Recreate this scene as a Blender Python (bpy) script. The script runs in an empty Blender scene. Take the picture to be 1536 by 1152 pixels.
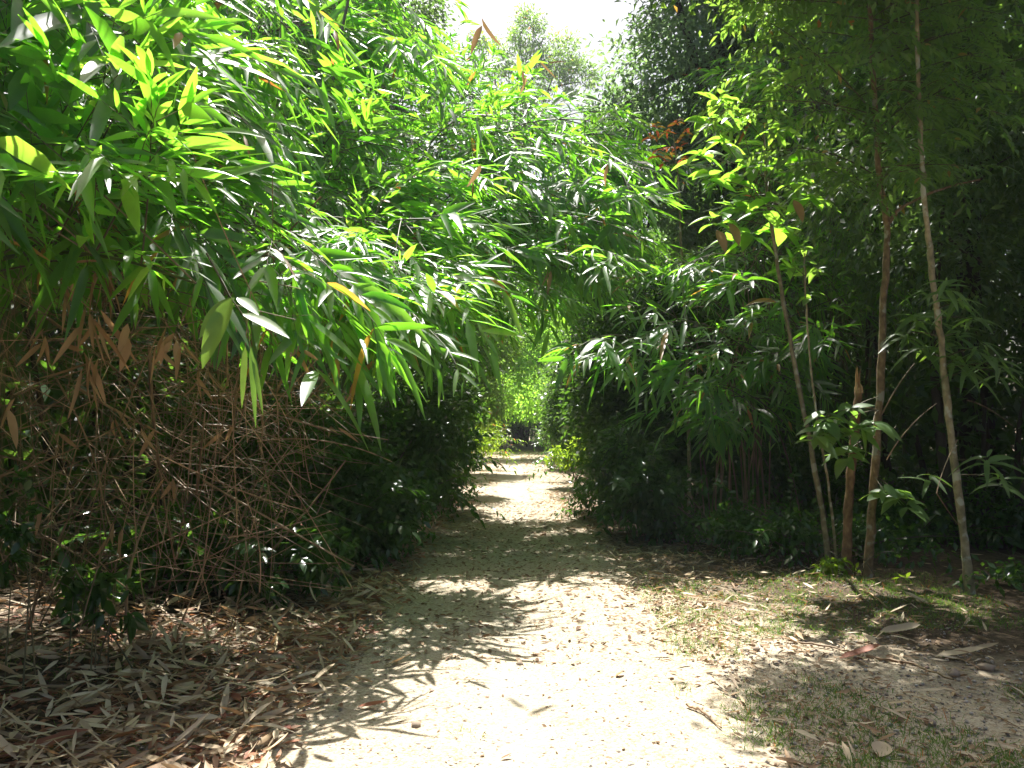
import bpy, math, random
import numpy as np
from math import radians as R

sc = bpy.context.scene
COL = sc.collection
PI = math.pi
# ------------------------------------------------------------------ helpers
FPX, PITCH, CAMZ = 1200.0, R(2.82), 1.55

def W(px, py, d):
    """a spot on the photograph turned into a world point standing d metres ahead"""
    x = (px - 768) / FPX
    y = (576 - py) / FPX
    fy = math.cos(PITCH) - y * math.sin(PITCH)
    fz = math.sin(PITCH) + y * math.cos(PITCH)
    k = d / fy
    return np.array([x * k, d, CAMZ + fz * k])

def unit(a):
    a = np.asarray(a, float)
    return a / np.maximum(np.linalg.norm(a, axis=-1, keepdims=True), 1e-9)

def hash2(ix, iy, s):
    h = np.sin(ix * 127.1 + iy * 311.7 + s * 74.7) * 43758.5453
    return h - np.floor(h)

def vnoise(x, y, s=0):
    ix, iy = np.floor(x), np.floor(y)
    fx, fy = x - ix, y - iy
    fx, fy = fx * fx * (3 - 2 * fx), fy * fy * (3 - 2 * fy)
    a, b = hash2(ix, iy, s), hash2(ix + 1, iy, s)
    c, d = hash2(ix, iy + 1, s), hash2(ix + 1, iy + 1, s)
    return (a * (1 - fx) + b * fx) * (1 - fy) + (c * (1 - fx) + d * fx) * fy

def path_c(y):
    return 0.0 + 0.05 * np.sin(y * 0.35) + 0.02 * np.sin(y * 1.1)

def path_w(y):
    return 1.28 + 0.12 * np.sin(y * 0.55 + 1.0) - .3 * np.clip((y - 8) / 6, 0, 1)

def gz(x, y):
    x, y = np.asarray(x, float), np.asarray(y, float)
    z = 0.10 * (vnoise(x * .35, y * .35, 1) - .5) + 0.05 * (vnoise(x * 1.3, y * 1.3, 2) - .5)
    off = np.abs(x - path_c(y)) - path_w(y)
    z = z * np.clip(.35 + off * .5, .35, 1.2)
    z += np.where(x < 0, .14, .015) * np.clip(off / 1.6, 0, 1) ** 1.5
    z += -.03 * np.exp(-((x - path_c(y) - .05) / .28) ** 2) * np.clip((y - 2) / 4, 0, 1) + .03 * (vnoise(x * 2.6, y * 1.8, 5) - .5)
    z += 0.018 * (vnoise(x * 5, y * 5, 3) - .5) + 0.010 * (vnoise(x * 13, y * 13, 4) - .5)
    return z

class Acc:
    def __init__(self):
        self.V, self.F, self.M, self.n = [], [], [], 0
    def add(self, V, F, m=0):
        V = np.asarray(V, float).reshape(-1, 3)
        F = np.asarray(F, int).reshape(-1, 4)
        self.V.append(V); self.F.append(F + self.n)
        self.M.append(np.full(len(F), m)); self.n += len(V)
    def build(self, name, mats, parent=None, smooth=True, origin=None):
        V = np.concatenate(self.V); F = np.concatenate(self.F); M = np.concatenate(self.M)
        if origin is not None: V = V - np.asarray(origin)
        me = bpy.data.meshes.new(name)
        me.vertices.add(len(V)); me.vertices.foreach_set('co', V.astype(np.float32).ravel())
        me.loops.add(len(F) * 4); me.loops.foreach_set('vertex_index', F.astype(np.int32).ravel())
        me.polygons.add(len(F)); me.polygons.foreach_set('loop_start', np.arange(len(F), dtype=np.int32) * 4)
        me.polygons.foreach_set('material_index', M.astype(np.int32))
        if smooth: me.polygons.foreach_set('use_smooth', np.ones(len(F), bool))
        me.update(calc_edges=True); me.validate()
        for m in (mats if isinstance(mats, (list, tuple)) else [mats]): me.materials.append(m)
        o = bpy.data.objects.new(name, me); COL.objects.link(o)
        if parent is not None: o.parent = parent
        if origin is not None: o.location = origin
        return o

def tag(o, label, cat=None, group=None, kind=None):
    o['label'] = label
    if cat: o['category'] = cat
    if group: o['group'] = group
    if kind: o['kind'] = kind
    return o

def thing(name, loc, label, cat, group=None):
    o = bpy.data.objects.new(name, None); COL.objects.link(o)
    o.location = loc; o.empty_display_size = .2
    return tag(o, label, cat, group)

class TAcc(Acc):
    """collects world-space geometry and builds it relative to a thing's base"""
    def part(self, name, mats, root, smooth=True, label=None):
        if not self.V: return None
        base = np.array(root.location) if root.parent is None else np.array(root.parent.location)
        self.V = [v - base for v in self.V]
        o = self.build(name, mats, root, smooth)
        if label: o['label'] = label
        return o

def tube(acc, pts, rad, sides=6, m=0, cap=True):
    pts = np.asarray(pts, float); n = len(pts)
    rad = np.broadcast_to(np.asarray(rad, float), (n,))
    t = unit(np.gradient(pts, axis=0))
    ref = np.array([0.31, 0.87, 0.38]) if abs(t[0] @ np.array([0.31, 0.87, 0.38])) < .9 else np.array([1., 0, 0])
    a = unit(np.cross(t, ref)); b = np.cross(t, a)
    th = np.arange(sides) / sides * 2 * PI
    V = pts[:, None] + rad[:, None, None] * (a[:, None] * np.cos(th)[None, :, None] + b[:, None] * np.sin(th)[None, :, None])
    i, j = np.meshgrid(np.arange(n - 1), np.arange(sides), indexing='ij')
    j2 = (j + 1) % sides
    F = np.stack([i * sides + j, i * sides + j2, (i + 1) * sides + j2, (i + 1) * sides + j], -1)
    acc.add(V, F, m)

def bez(p0, p1, p2, n=9):
    t = np.linspace(0, 1, n)[:, None]
    return (1 - t) ** 2 * np.asarray(p0) + 2 * t * (1 - t) * np.asarray(p1) + t * t * np.asarray(p2)

def spline(pts, n):
    """smooth curve through the given points (Catmull-Rom)"""
    P = np.asarray(pts, float)
    P = np.vstack([2 * P[0] - P[1], P, 2 * P[-1] - P[-2]])
    out = []
    m = len(P) - 3
    for s in np.linspace(0, m - 1e-6, n):
        k = int(s); t = s - k
        a, b, c, d = P[k], P[k + 1], P[k + 2], P[k + 3]
        out.append(.5 * (2 * b + (c - a) * t + (2 * a - 5 * b + 4 * c - d) * t * t + (3 * b - a - 3 * c + d) * t ** 3))
    return np.array(out)

PROF = {
    'lance': lambda u: (u ** .5) * ((1 - u) ** .8) * 1.72,
    'oval': lambda u: np.sin(PI * np.clip(u, 0, 1) ** .85) ** .8,
    'strip': lambda u: np.clip(np.sin(PI * u) * 1.6, 0, 1) ** .7,
}

def leaves(acc, P, D, U, L, Wd, m=0, seg=4, droop=.25, fold=.3, prof='lance', curl=None):
    """n leaf blades: base points P, directions D, upper faces U, lengths L, widths Wd"""
    P = np.asarray(P, float); n = len(P)
    if n == 0: return
    D = unit(np.broadcast_to(D, (n, 3))); U = np.broadcast_to(U, (n, 3))
    L = np.broadcast_to(L, (n,)).astype(float); Wd = np.broadcast_to(Wd, (n,)).astype(float)
    droop = np.broadcast_to(droop, (n,)).astype(float)
    S = unit(np.cross(D, U) + 1e-6); N = np.cross(S, D)
    u = np.linspace(0, 1, seg + 1)
    w = np.maximum(PROF[prof](u), .04)
    v = np.array([-1., 0, 1.])
    pos = P[:, None, None] + D[:, None, None] * (L[:, None] * u)[:, :, None, None]
    half = (Wd / 2)[:, None] * w
    pos = pos + S[:, None, None] * (half[:, :, None] * v)[..., None]
    pos = pos + N[:, None, None] * (half[:, :, None] * np.abs(v) * fold)[..., None]
    pos[..., 2] -= (droop * L)[:, None, None] * (u ** 2)[None, :, None]
    if curl is not None:
        pos = pos + N[:, None, None] * ((curl * L)[:, None] * (u ** 2))[:, :, None, None]
    k = (seg + 1) * 3
    i, j = np.meshgrid(np.arange(seg), np.arange(2), indexing='ij')
    f = np.stack([i * 3 + j, i * 3 + j + 1, (i + 1) * 3 + j + 1, (i + 1) * 3 + j], -1).reshape(-1, 4)
    F = (np.arange(n) * k)[:, None, None] + f[None]
    acc.add(pos, F, m)

def quads(acc, P, D, U, L, Wd, m=0, bend=.12):
    """cheap four-cornered leaves for far and small foliage"""
    n = len(P); D = unit(D); S = unit(np.cross(D, U) + 1e-6); N = np.cross(S, D)
    L = np.broadcast_to(L, (n,))[:, None]; Wd = np.broadcast_to(Wd, (n,))[:, None]
    V = np.stack([P, P + D * L * .45 + S * Wd * .5 + N * L * bend, P + D * L, P + D * L * .45 - S * Wd * .5 + N * L * bend], 1)
    acc.add(V, np.arange(n * 4).reshape(n, 4), m)

# ------------------------------------------------------------------ materials
def nt(name):
    m = bpy.data.materials.new(name); m.use_nodes = True
    t = m.node_tree; t.nodes.clear()
    def N(kind, **kw):
        n = t.nodes.new(kind)
        for k, v in kw.items():
            if k in n.inputs: n.inputs[k].default_value = v
            else: setattr(n, k, v)
        return n
    def Lk(a, b): t.links.new(a, b)
    out = N('ShaderNodeOutputMaterial')
    return m, N, Lk, out

def ramp(N, stops):
    r = N('ShaderNodeValToRGB'); e = r.color_ramp.elements
    while len(e) < len(stops): e.new(.5)
    for el, (p, c) in zip(e, stops):
        el.position = p; el.color = (*c, 1)
    return r

def leaf_mat(name, cols, trans, rough=.32, mix=.5, dead=0.0, spec=.5, deadcol=(.38, .16, .05)):
    """thin leaf: glossy green blade that lets the sun through; every blade takes its own tint"""
    m, N, Lk, out = nt(name)
    g = N('ShaderNodeNewGeometry')
    st = [(i / max(1, len(cols) - 1) * (1 - dead - .01), c) for i, c in enumerate(cols)]
    tt = [(i / max(1, len(trans) - 1) * (1 - dead - .01), c) for i, c in enumerate(trans)]
    if dead > 0:
        st += [(1 - dead, deadcol)]; tt += [(1 - dead, (.75, .25, .05))]
    r1, r2 = ramp(N, st), ramp(N, tt)
    Lk(g.outputs['Random Per Island'], r1.inputs[0]); Lk(g.outputs['Random Per Island'], r2.inputs[0])
    co = N('ShaderNodeTexCoord')
    nz = N('ShaderNodeTexNoise', Scale=9.0, Detail=3.0); Lk(co.outputs['Object'], nz.inputs['Vector'])
    mr = N('ShaderNodeMapRange'); mr.inputs['To Min'].default_value = .7; mr.inputs['To Max'].default_value = 1.3
    Lk(nz.outputs[0], mr.inputs[0])
    def times(c):
        x = N('ShaderNodeMix', data_type='RGBA', blend_type='MULTIPLY'); x.inputs[0].default_value = 1
        Lk(c, x.inputs[6]); Lk(mr.outputs[0], x.inputs[7]); return x.outputs[2]
    p = N('ShaderNodeBsdfPrincipled', Roughness=rough)
    p.inputs['Specular IOR Level'].default_value = spec
    Lk(times(r1.outputs[0]), p.inputs['Base Color'])
    t = N('ShaderNodeBsdfTranslucent'); Lk(times(r2.outputs[0]), t.inputs['Color'])
    mx = N('ShaderNodeMixShader'); mx.inputs[0].default_value = mix
    Lk(p.outputs[0], mx.inputs[1]); Lk(t.outputs[0], mx.inputs[2]); Lk(mx.outputs[0], out.inputs[0])
    return m

def bark_mat(name, a, b, c, scale=14, rough=.85, stretch=.25, bump=.4, lichen=False):
    m, N, Lk, out = nt(name)
    co = N('ShaderNodeTexCoord'); mp = N('ShaderNodeMapping'); mp.inputs['Scale'].default_value = (1, 1, stretch)
    Lk(co.outputs['Object'], mp.inputs[0])
    n1 = N('ShaderNodeTexNoise', Scale=scale, Detail=6.0); Lk(mp.outputs[0], n1.inputs['Vector'])
    n2 = N('ShaderNodeTexNoise', Scale=2.2, Detail=3.0); Lk(co.outputs['Object'], n2.inputs['Vector'])
    r = ramp(N, [(.3, a), (.55, b), (.72, c)]); Lk(n1.outputs[0], r.inputs[0])
    x = N('ShaderNodeMix', data_type='RGBA', blend_type='MULTIPLY'); x.inputs[0].default_value = .6
    r2 = ramp(N, [(.35, (.55, .62, .45)), (.6, (1.15, 1.05, .95))]); Lk(n2.outputs[0], r2.inputs[0])
    Lk(r.outputs[0], x.inputs[6]); Lk(r2.outputs[0], x.inputs[7])
    if lichen:
        n3 = N('ShaderNodeTexNoise', Scale=7.0, Detail=5.0); Lk(co.outputs['Object'], n3.inputs['Vector'])
        r3 = ramp(N, [(.56, (0, 0, 0)), (.62, (.75, .75, .75))]); Lk(n3.outputs[0], r3.inputs[0])
        x3 = N('ShaderNodeMix', data_type='RGBA'); Lk(r3.outputs[0], x3.inputs[0]); Lk(x.outputs[2], x3.inputs[6]); x3.inputs[7].default_value = (.40, .41, .33, 1); x = x3
    g = N('ShaderNodeNewGeometry')
    hs = N('ShaderNodeHueSaturation'); mr = N('ShaderNodeMapRange'); mr.inputs['To Min'].default_value = .65; mr.inputs['To Max'].default_value = 1.3
    oi = N('ShaderNodeObjectInfo'); sm = N('ShaderNodeMath', operation='ADD'); Lk(g.outputs['Random Per Island'], sm.inputs[0]); Lk(oi.outputs['Random'], sm.inputs[1]); fm = N('ShaderNodeMath', operation='FRACT'); Lk(sm.outputs[0], fm.inputs[0]); Lk(fm.outputs[0], mr.inputs[0]); Lk(mr.outputs[0], hs.inputs['Value']); Lk(x.outputs[2], hs.inputs['Color'])
    p = N('ShaderNodeBsdfPrincipled', Roughness=rough); Lk(hs.outputs[0], p.inputs['Base Color'])
    bp = N('ShaderNodeBump', Strength=bump, Distance=.01); Lk(n1.outputs[0], bp.inputs['Height']); Lk(bp.outputs[0], p.inputs['Normal'])
    Lk(p.outputs[0], out.inputs[0])
    return m

M = {}
M['bamboo_leaf'] = leaf_mat('bamboo_leaf', [(.022, .055, .016), (.045, .10, .02), (.03, .075, .025), (.05, .11, .025)],
                            [(.15, .52, .02), (.42, .92, .05), (.24, .72, .03), (.52, .96, .08)], rough=.39, mix=.55, dead=.008, spec=1.0)
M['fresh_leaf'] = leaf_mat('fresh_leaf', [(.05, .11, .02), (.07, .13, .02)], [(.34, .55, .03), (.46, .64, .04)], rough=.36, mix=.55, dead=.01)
M['shrub_leaf'] = leaf_mat('shrub_leaf', [(.018, .048, .018), (.03, .075, .022), (.04, .085, .03)],
                           [(.10, .26, .02), (.18, .36, .03)], rough=.24, mix=.4, spec=.8)
M['tree_leaf'] = leaf_mat('tree_leaf', [(.035, .07, .03), (.05, .095, .035), (.075, .11, .04)],
                          [(.18, .36, .06), (.30, .50, .08)], rough=.38, mix=.4)
M['hazy_far_leaf'] = leaf_mat('hazy_far_leaf', [(.05, .09, .055), (.07, .12, .065), (.09, .13, .07)], [(.24, .44, .14), (.36, .56, .16)], rough=.4, mix=.45, spec=.8)  # distance haze painted into the leaf colour: paler and bluer
M['olive_leaf'] = leaf_mat('olive_leaf', [(.065, .13, .04), (.09, .16, .045), (.075, .145, .05)],
                           [(.26, .52, .06), (.40, .62, .07)], rough=.42, mix=.45, dead=.008)
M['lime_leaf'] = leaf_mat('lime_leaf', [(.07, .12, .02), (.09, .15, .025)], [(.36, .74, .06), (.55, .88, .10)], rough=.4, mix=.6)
M['broad_leaf'] = leaf_mat('broad_leaf', [(.06, .13, .025), (.08, .16, .03)], [(.34, .74, .05), (.55, .88, .08), (.28, .62, .05)], rough=.36, mix=.55, spec=.8)
M['red_leaf'] = leaf_mat('red_leaf', [(.25, .05, .02), (.30, .10, .03), (.10, .12, .02)], [(.75, .14, .04), (.8, .3, .05), (.5, .55, .05)], rough=.4, mix=.55)
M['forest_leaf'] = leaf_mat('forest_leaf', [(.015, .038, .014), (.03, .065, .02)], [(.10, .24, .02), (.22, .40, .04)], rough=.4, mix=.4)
M['grass_blade'] = leaf_mat('grass_blade', [(.05, .12, .025), (.08, .15, .03)], [(.2, .4, .04), (.3, .5, .05)], rough=.5, mix=.4, dead=.05)
M['dry_leaf'] = leaf_mat('dry_leaf', [(.42, .32, .19), (.60, .49, .32), (.28, .18, .10), (.50, .41, .28), (.66, .56, .40), (.22, .14, .08)],
                         [(.45, .22, .08), (.5, .3, .14)], rough=.6, mix=.22, spec=.3)
M['red_dry_leaf'] = leaf_mat('red_dry_leaf', [(.28, .11, .06), (.40, .19, .11), (.20, .07, .045), (.46, .30, .20)],
                             [(.5, .2, .08), (.55, .28, .12)], rough=.6, mix=.25, spec=.3)
M['hanging_dead_leaf'] = leaf_mat('hanging_dead_leaf', [(.28, .16, .08), (.40, .27, .15)], [(.40, .22, .08), (.46, .30, .13)], rough=.6, mix=.3, spec=.3)
M['dry_cane'] = bark_mat('dry_cane', (.11, .072, .036), (.25, .165, .09), (.42, .31, .19), scale=10, rough=.6, bump=.15)
M['green_cane'] = bark_mat('green_cane', (.05, .075, .02), (.09, .11, .03), (.16, .15, .06), scale=6, rough=.45, bump=.1)
M['twig'] = bark_mat('twig', (.06, .05, .025), (.10, .085, .04), (.16, .12, .06), rough=.6, bump=.1)
M['tan_bark'] = bark_mat('tan_bark', (.13, .085, .045), (.28, .19, .10), (.40, .30, .18), scale=26, stretch=.6, bump=.8, lichen=True)
M['pale_bark'] = bark_mat('pale_bark', (.15, .13, .08), (.27, .23, .14), (.38, .34, .24), scale=20, stretch=.7, bump=.7, lichen=True)

M['orange_bark'] = bark_mat('orange_bark', (.10, .055, .03), (.26, .15, .075), (.40, .27, .14), scale=22, stretch=.5, bump=1.0)
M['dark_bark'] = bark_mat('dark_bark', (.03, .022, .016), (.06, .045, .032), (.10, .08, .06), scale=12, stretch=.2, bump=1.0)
M['split_wood'] = bark_mat('split_wood', (.22, .12, .05), (.42, .27, .12), (.55, .40, .22), scale=30, stretch=.1, bump=.6)

M['leaf_crumb'] = leaf_mat('leaf_crumb', [(.20, .12, .07), (.30, .21, .13), (.13, .075, .045), (.40, .30, .19)], [(.3, .18, .08), (.35, .22, .1)], rough=.7, mix=.2, spec=.2)
def stone_mat():
    m, N, Lk, out = nt('stone')
    g = N('ShaderNodeNewGeometry'); r = ramp(N, [(0, (.28, .24, .20)), (.35, (.50, .46, .40)), (.6, (.38, .29, .21)), (.85, (.58, .53, .47)), (1, (.24, .13, .09))])
    Lk(g.outputs['Random Per Island'], r.inputs[0])
    co = N('ShaderNodeTexCoord'); n = N('ShaderNodeTexNoise', Scale=35.0, Detail=5.0); Lk(co.outputs['Object'], n.inputs['Vector'])
    x = N('ShaderNodeMix', data_type='RGBA', blend_type='MULTIPLY'); x.inputs[0].default_value = .5
    Lk(r.outputs[0], x.inputs[6]); Lk(n.outputs[0], x.inputs[7])
    p = N('ShaderNodeBsdfPrincipled', Roughness=.85); Lk(x.outputs[2], p.inputs['Base Color'])
    bp = N('ShaderNodeBump', Strength=.4, Distance=.004); Lk(n.outputs[0], bp.inputs['Height']); Lk(bp.outputs[0], p.inputs['Normal'])
    Lk(p.outputs[0], out.inputs[0]); return m
M['stone'] = stone_mat()

def ground_mat():
    """pale gravelly sand along the track, going over to dark leaf mould under the trees"""
    m, N, Lk, out = nt('gravel_and_soil')
    co = N('ShaderNodeTexCoord'); V = co.outputs['Object']
    sx = N('ShaderNodeSeparateXYZ'); Lk(V, sx.inputs[0])
    ab = N('ShaderNodeMath', operation='ABSOLUTE'); Lk(sx.outputs[0], ab.inputs[0])
    # the gravel spreads wider to the right where the path comes nearest
    wy = N('ShaderNodeMapRange'); wy.inputs['From Min'].default_value = 7.5; wy.inputs['From Max'].default_value = 4.0; wy.inputs['To Max'].default_value = 1.7; Lk(sx.outputs[1], wy.inputs[0])
    px_ = N('ShaderNodeMath', operation='GREATER_THAN'); Lk(sx.outputs[0], px_.inputs[0]); px_.inputs[1].default_value = 0
    wm = N('ShaderNodeMath', operation='MULTIPLY'); Lk(wy.outputs[0], wm.inputs[0]); Lk(px_.outputs[0], wm.inputs[1])
    aw = N('ShaderNodeMath', operation='SUBTRACT'); Lk(ab.outputs[0], aw.inputs[0]); Lk(wm.outputs[0], aw.inputs[1])
    n0 = N('ShaderNodeTexNoise', Scale=1.3, Detail=6.0); n0.inputs['Roughness'].default_value = .65; Lk(V, n0.inputs['Vector'])
    ad = N('ShaderNodeMath', operation='MULTIPLY_ADD'); Lk(n0.outputs[0], ad.inputs[0]); ad.inputs[1].default_value = 2.2; Lk(aw.outputs[0], ad.inputs[2])
    mr = N('ShaderNodeMapRange'); mr.inputs['From Min'].default_value = 2.15; mr.inputs['From Max'].default_value = 3.3; Lk(ad.outputs[0], mr.inputs[0])
    v1 = N('ShaderNodeTexVoronoi', Scale=55.0); Lk(V, v1.inputs['Vector'])
    v2 = N('ShaderNodeTexVoronoi', Scale=130.0); Lk(V, v2.inputs['Vector'])
    s1 = N('ShaderNodeSeparateColor'); Lk(v1.outputs['Color'], s1.inputs[0])
    s2 = N('ShaderNodeSeparateColor'); Lk(v2.outputs['Color'], s2.inputs[0])
    r1 = ramp(N, [(0, (.12, .085, .05)), (.2, (.30, .23, .15)), (.42, (.36, .31, .22)), (.8, (.45, .40, .30)), (1, (.29, .21, .13))])
    r2 = ramp(N, [(0, (.22, .16, .10)), (.25, (.33, .27, .19)), (.7, (.42, .37, .28)), (1, (.52, .47, .37))])
    Lk(s1.outputs[0], r1.inputs[0]); Lk(s2.outputs[0], r2.inputs[0])
    g = N('ShaderNodeMix', data_type='RGBA'); Lk(n0.outputs[0], g.inputs[0]); Lk(r1.outputs[0], g.inputs[6]); Lk(r2.outputs[0], g.inputs[7])
    # trodden smooth sand in the middle of the track
    n3 = N('ShaderNodeTexNoise', Scale=.9, Detail=3.0); Lk(V, n3.inputs['Vector'])
    tr = N('ShaderNodeMapRange'); tr.inputs['From Min'].default_value = .75; tr.inputs['From Max'].default_value = .25
    a2 = N('ShaderNodeMath', operation='MULTIPLY_ADD'); Lk(n3.outputs[0], a2.inputs[0]); a2.inputs[1].default_value = .8; Lk(ab.outputs[0], a2.inputs[2]); Lk(a2.outputs[0], tr.inputs[0])
    g1 = N('ShaderNodeMix', data_type='RGBA'); trm = N('ShaderNodeMath', operation='MULTIPLY'); Lk(tr.outputs[0], trm.inputs[0]); trm.inputs[1].default_value = .75
    Lk(trm.outputs[0], g1.inputs[0]); Lk(g.outputs[2], g1.inputs[6]); g1.inputs[7].default_value = (.36, .325, .25, 1)
    so = ramp(N, [(.3, (.04, .028, .017)), (.55, (.085, .06, .038)), (.75, (.16, .115, .075))])
    n4 = N('ShaderNodeTexNoise', Scale=22.0, Detail=7.0); Lk(V, n4.inputs['Vector']); Lk(n4.outputs[0], so.inputs[0])
    g2 = N('ShaderNodeMix', data_type='RGBA'); Lk(mr.outputs[0], g2.inputs[0]); Lk(g1.outputs[2], g2.inputs[6]); Lk(so.outputs[0], g2.inputs[7])
    p = N('ShaderNodeBsdfPrincipled', Roughness=.92); p.inputs['Specular IOR Level'].default_value = .2
    Lk(g2.outputs[2], p.inputs['Base Color'])
    h = N('ShaderNodeMath', operation='ADD'); Lk(v1.outputs['Distance'], h.inputs[0]); Lk(n4.outputs[0], h.inputs[1])
    bp = N('ShaderNodeBump', Strength=.55, Distance=.012); bp.invert = True; Lk(h.outputs[0], bp.inputs['Height']); Lk(bp.outputs[0], p.inputs['Normal'])
    Lk(p.outputs[0], out.inputs[0]); return m
M['ground'] = ground_mat()

# ------------------------------------------------------------------ camera, sun, sky
cam = bpy.data.cameras.new('camera'); co = bpy.data.objects.new('camera', cam); COL.objects.link(co)
cam.sensor_width = 36; cam.sensor_fit = 'HORIZONTAL'; cam.lens = FPX / 1536 * 36; cam.clip_end = 2000; cam.clip_start = .05
co.location = (0, 0, CAMZ); co.rotation_euler = (PI / 2 + PITCH, 0, 0)
sc.camera = co

SUN_EL, SUN_AZ = 63.0, -8.0                     # azimuth measured from straight ahead, negative to the left
sun = bpy.data.lights.new('sun', 'SUN'); so_ = bpy.data.objects.new('sun', sun); COL.objects.link(so_)
sun.energy = 5.0; sun.angle = R(.5); sun.color = (1, .965, .91)
so_.rotation_euler = (R(90 - SUN_EL), 0, PI - R(SUN_AZ))
wd = bpy.data.worlds.new('World'); sc.world = wd; wd.use_nodes = True
wn = wd.node_tree.nodes; bg = wn['Background']
sky = wn.new('ShaderNodeTexSky'); sky.sky_type = 'NISHITA'; sky.sun_disc = False
sky.sun_elevation = R(SUN_EL); sky.sun_rotation = R(SUN_AZ); sky.dust_density = 7.0
wd.node_tree.links.new(sky.outputs[0], bg.inputs[0]); bg.inputs[1].default_value = .055
sc.view_settings.view_transform = 'Standard'; sc.view_settings.look = 'None'; sc.view_settings.gamma = 1
sc.view_settings.exposure = 1.6
cy = sc.cycles
cy.max_bounces = 6; cy.diffuse_bounces = 3; cy.glossy_bounces = 2; cy.transmission_bounces = 3; cy.transparent_max_bounces = 4
cy.use_denoising = True; cy.sample_clamp_indirect = 6
sc.render.use_persistent_data = False

# ------------------------------------------------------------------ ground and path
def grid_sheet(name, xs, ys, dz=0.0):
    X, Y = np.meshgrid(xs, ys, indexing='ij')
    Z = gz(X, Y) + dz
    nx, ny = X.shape
    i, j = np.meshgrid(np.arange(nx - 1), np.arange(ny - 1), indexing='ij')
    F = np.stack([i * ny + j, (i + 1) * ny + j, (i + 1) * ny + j + 1, i * ny + j + 1], -1)
    a = Acc(); a.add(np.stack([X, Y, Z], -1), F); return a.build(name, M['ground'])

def steps(lo, hi, segs):
    return np.unique(np.concatenate([np.arange(a, b, s) for a, b, s in segs] + [[hi]]))

xs = np.concatenate([[-600, -200, -80, -40, -20, -12], np.arange(-8, 8.01, .08), [12, 20, 40, 80, 200, 600]])
ys = np.concatenate([[-400, -100, -30, -10, -4], np.arange(0, 14, .08), np.arange(14, 80, .6), [90, 120, 200, 400, 900]])
ground = grid_sheet('ground', xs, ys)
tag(ground, 'dark leaf mould and soil under the trees', kind='structure')
# the track: a strip with a ragged edge laid just above the soil
ys = np.concatenate([np.arange(-3, 2.5, .2), np.arange(2.5, 12, .045), np.arange(12, 70, .3)])
us = np.linspace(-1, 1, 75)
Yg, Ug = np.meshgrid(ys, us, indexing='ij')
wl = path_w(Yg) + .25 * (vnoise(Yg * 2.2, Yg * 0 + 3.3, 8) - .5) + .12 * (vnoise(Yg * 9, Yg * 0 + 7.3, 9) - .5)
wr = path_w(Yg) + .25 * (vnoise(Yg * 2.0, Yg * 0 + 13.3, 8) - .5) + .12 * (vnoise(Yg * 8, Yg * 0 + 17.3, 9) - .5)
Xg = path_c(Yg) + np.where(Ug < 0, Ug * wl, Ug * wr)
Zg = gz(Xg, Yg) + .006 * np.clip((1 - np.abs(Ug)) * 12, -.6, 1) + .004
ny_, nu_ = Yg.shape
i, j = np.meshgrid(np.arange(ny_ - 1), np.arange(nu_ - 1), indexing='ij')
a = Acc(); a.add(np.stack([Xg, Yg, Zg], -1), np.stack([i * nu_ + j, i * nu_ + j + 1, (i + 1) * nu_ + j + 1, (i + 1) * nu_ + j], -1))
tag(a.build('path', M['ground']), 'pale gravel footpath running straight into the forest', kind='structure')

# ------------------------------------------------------------------ plant builders
def fans(acc, rng, O, T, L, m=0, k=7, seg=4, wr=.195, droop=.2, spread=.85, twig_m=None):
    """bamboo twig ends: k long blades fanned to either side of each twig direction T starting at O"""
    n = len(O); T = unit(T)
    tl = rng.uniform(.2, .5, n) * L / .35
    A = unit(np.array([.1, -.45, 1.]) + rng.normal(0, .4, (n, 3)))
    A = unit(A - T * (A * T).sum(1, keepdims=True))
    Sd = np.cross(T, A)
    idx = np.arange(k); frac = .25 + .75 * idx / (k - 1)
    sgn = np.where(idx % 2 == 0, 1, -1)
    ang = sgn * spread * (1 - .8 * (idx / (k - 1)) ** 1.5)
    ang = ang[None] + rng.normal(0, .2, (n, k))
    ft = np.clip(frac[None] + rng.normal(0, .05, (n, k)), .1, 1)
    P = O[:, None] + T[:, None] * (tl[:, None] * ft)[..., None]
    P[..., 2] -= tl[:, None] * .3 * ft ** 2
    D = T[:, None] * np.cos(ang)[..., None] + Sd[:, None] * np.sin(ang)[..., None] + rng.normal(0, .15, (n, k, 3))
    D[..., 2] -= .05 + .3 * ft * rng.random((n, k))
    U = A[:, None] + rng.normal(0, .3, (n, k, 3))
    LL = (L * rng.uniform(.65, 1.25, n))[:, None] * rng.uniform(.5, 1.15, (n, k)) * (.7 + .3 * np.sin(PI * ft))
    q = lambda z: z.reshape(-1, z.shape[-1]) if z.ndim == 3 else z.ravel()
    keep = rng.random(n * k) > rng.choice([.05, .2, .45], n).repeat(k)
    m_ = keep.sum()
    leaves(acc, q(P)[keep], q(D)[keep], q(U)[keep], q(LL)[keep], q(LL)[keep] * wr * rng.uniform(.75, 1.45, m_), m, seg,
           droop * rng.uniform(.2, 2.0, m_), .28, curl=rng.normal(0, .1, m_))
    if twig_m is not None:
        for o, t, l in zip(O, T, tl): tube(acc, [o, o + t * l * .5 - [0, 0, .08 * l], o + t * l - [0, 0, .3 * l]], [.003, .0025, .0012], 3, twig_m)

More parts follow.
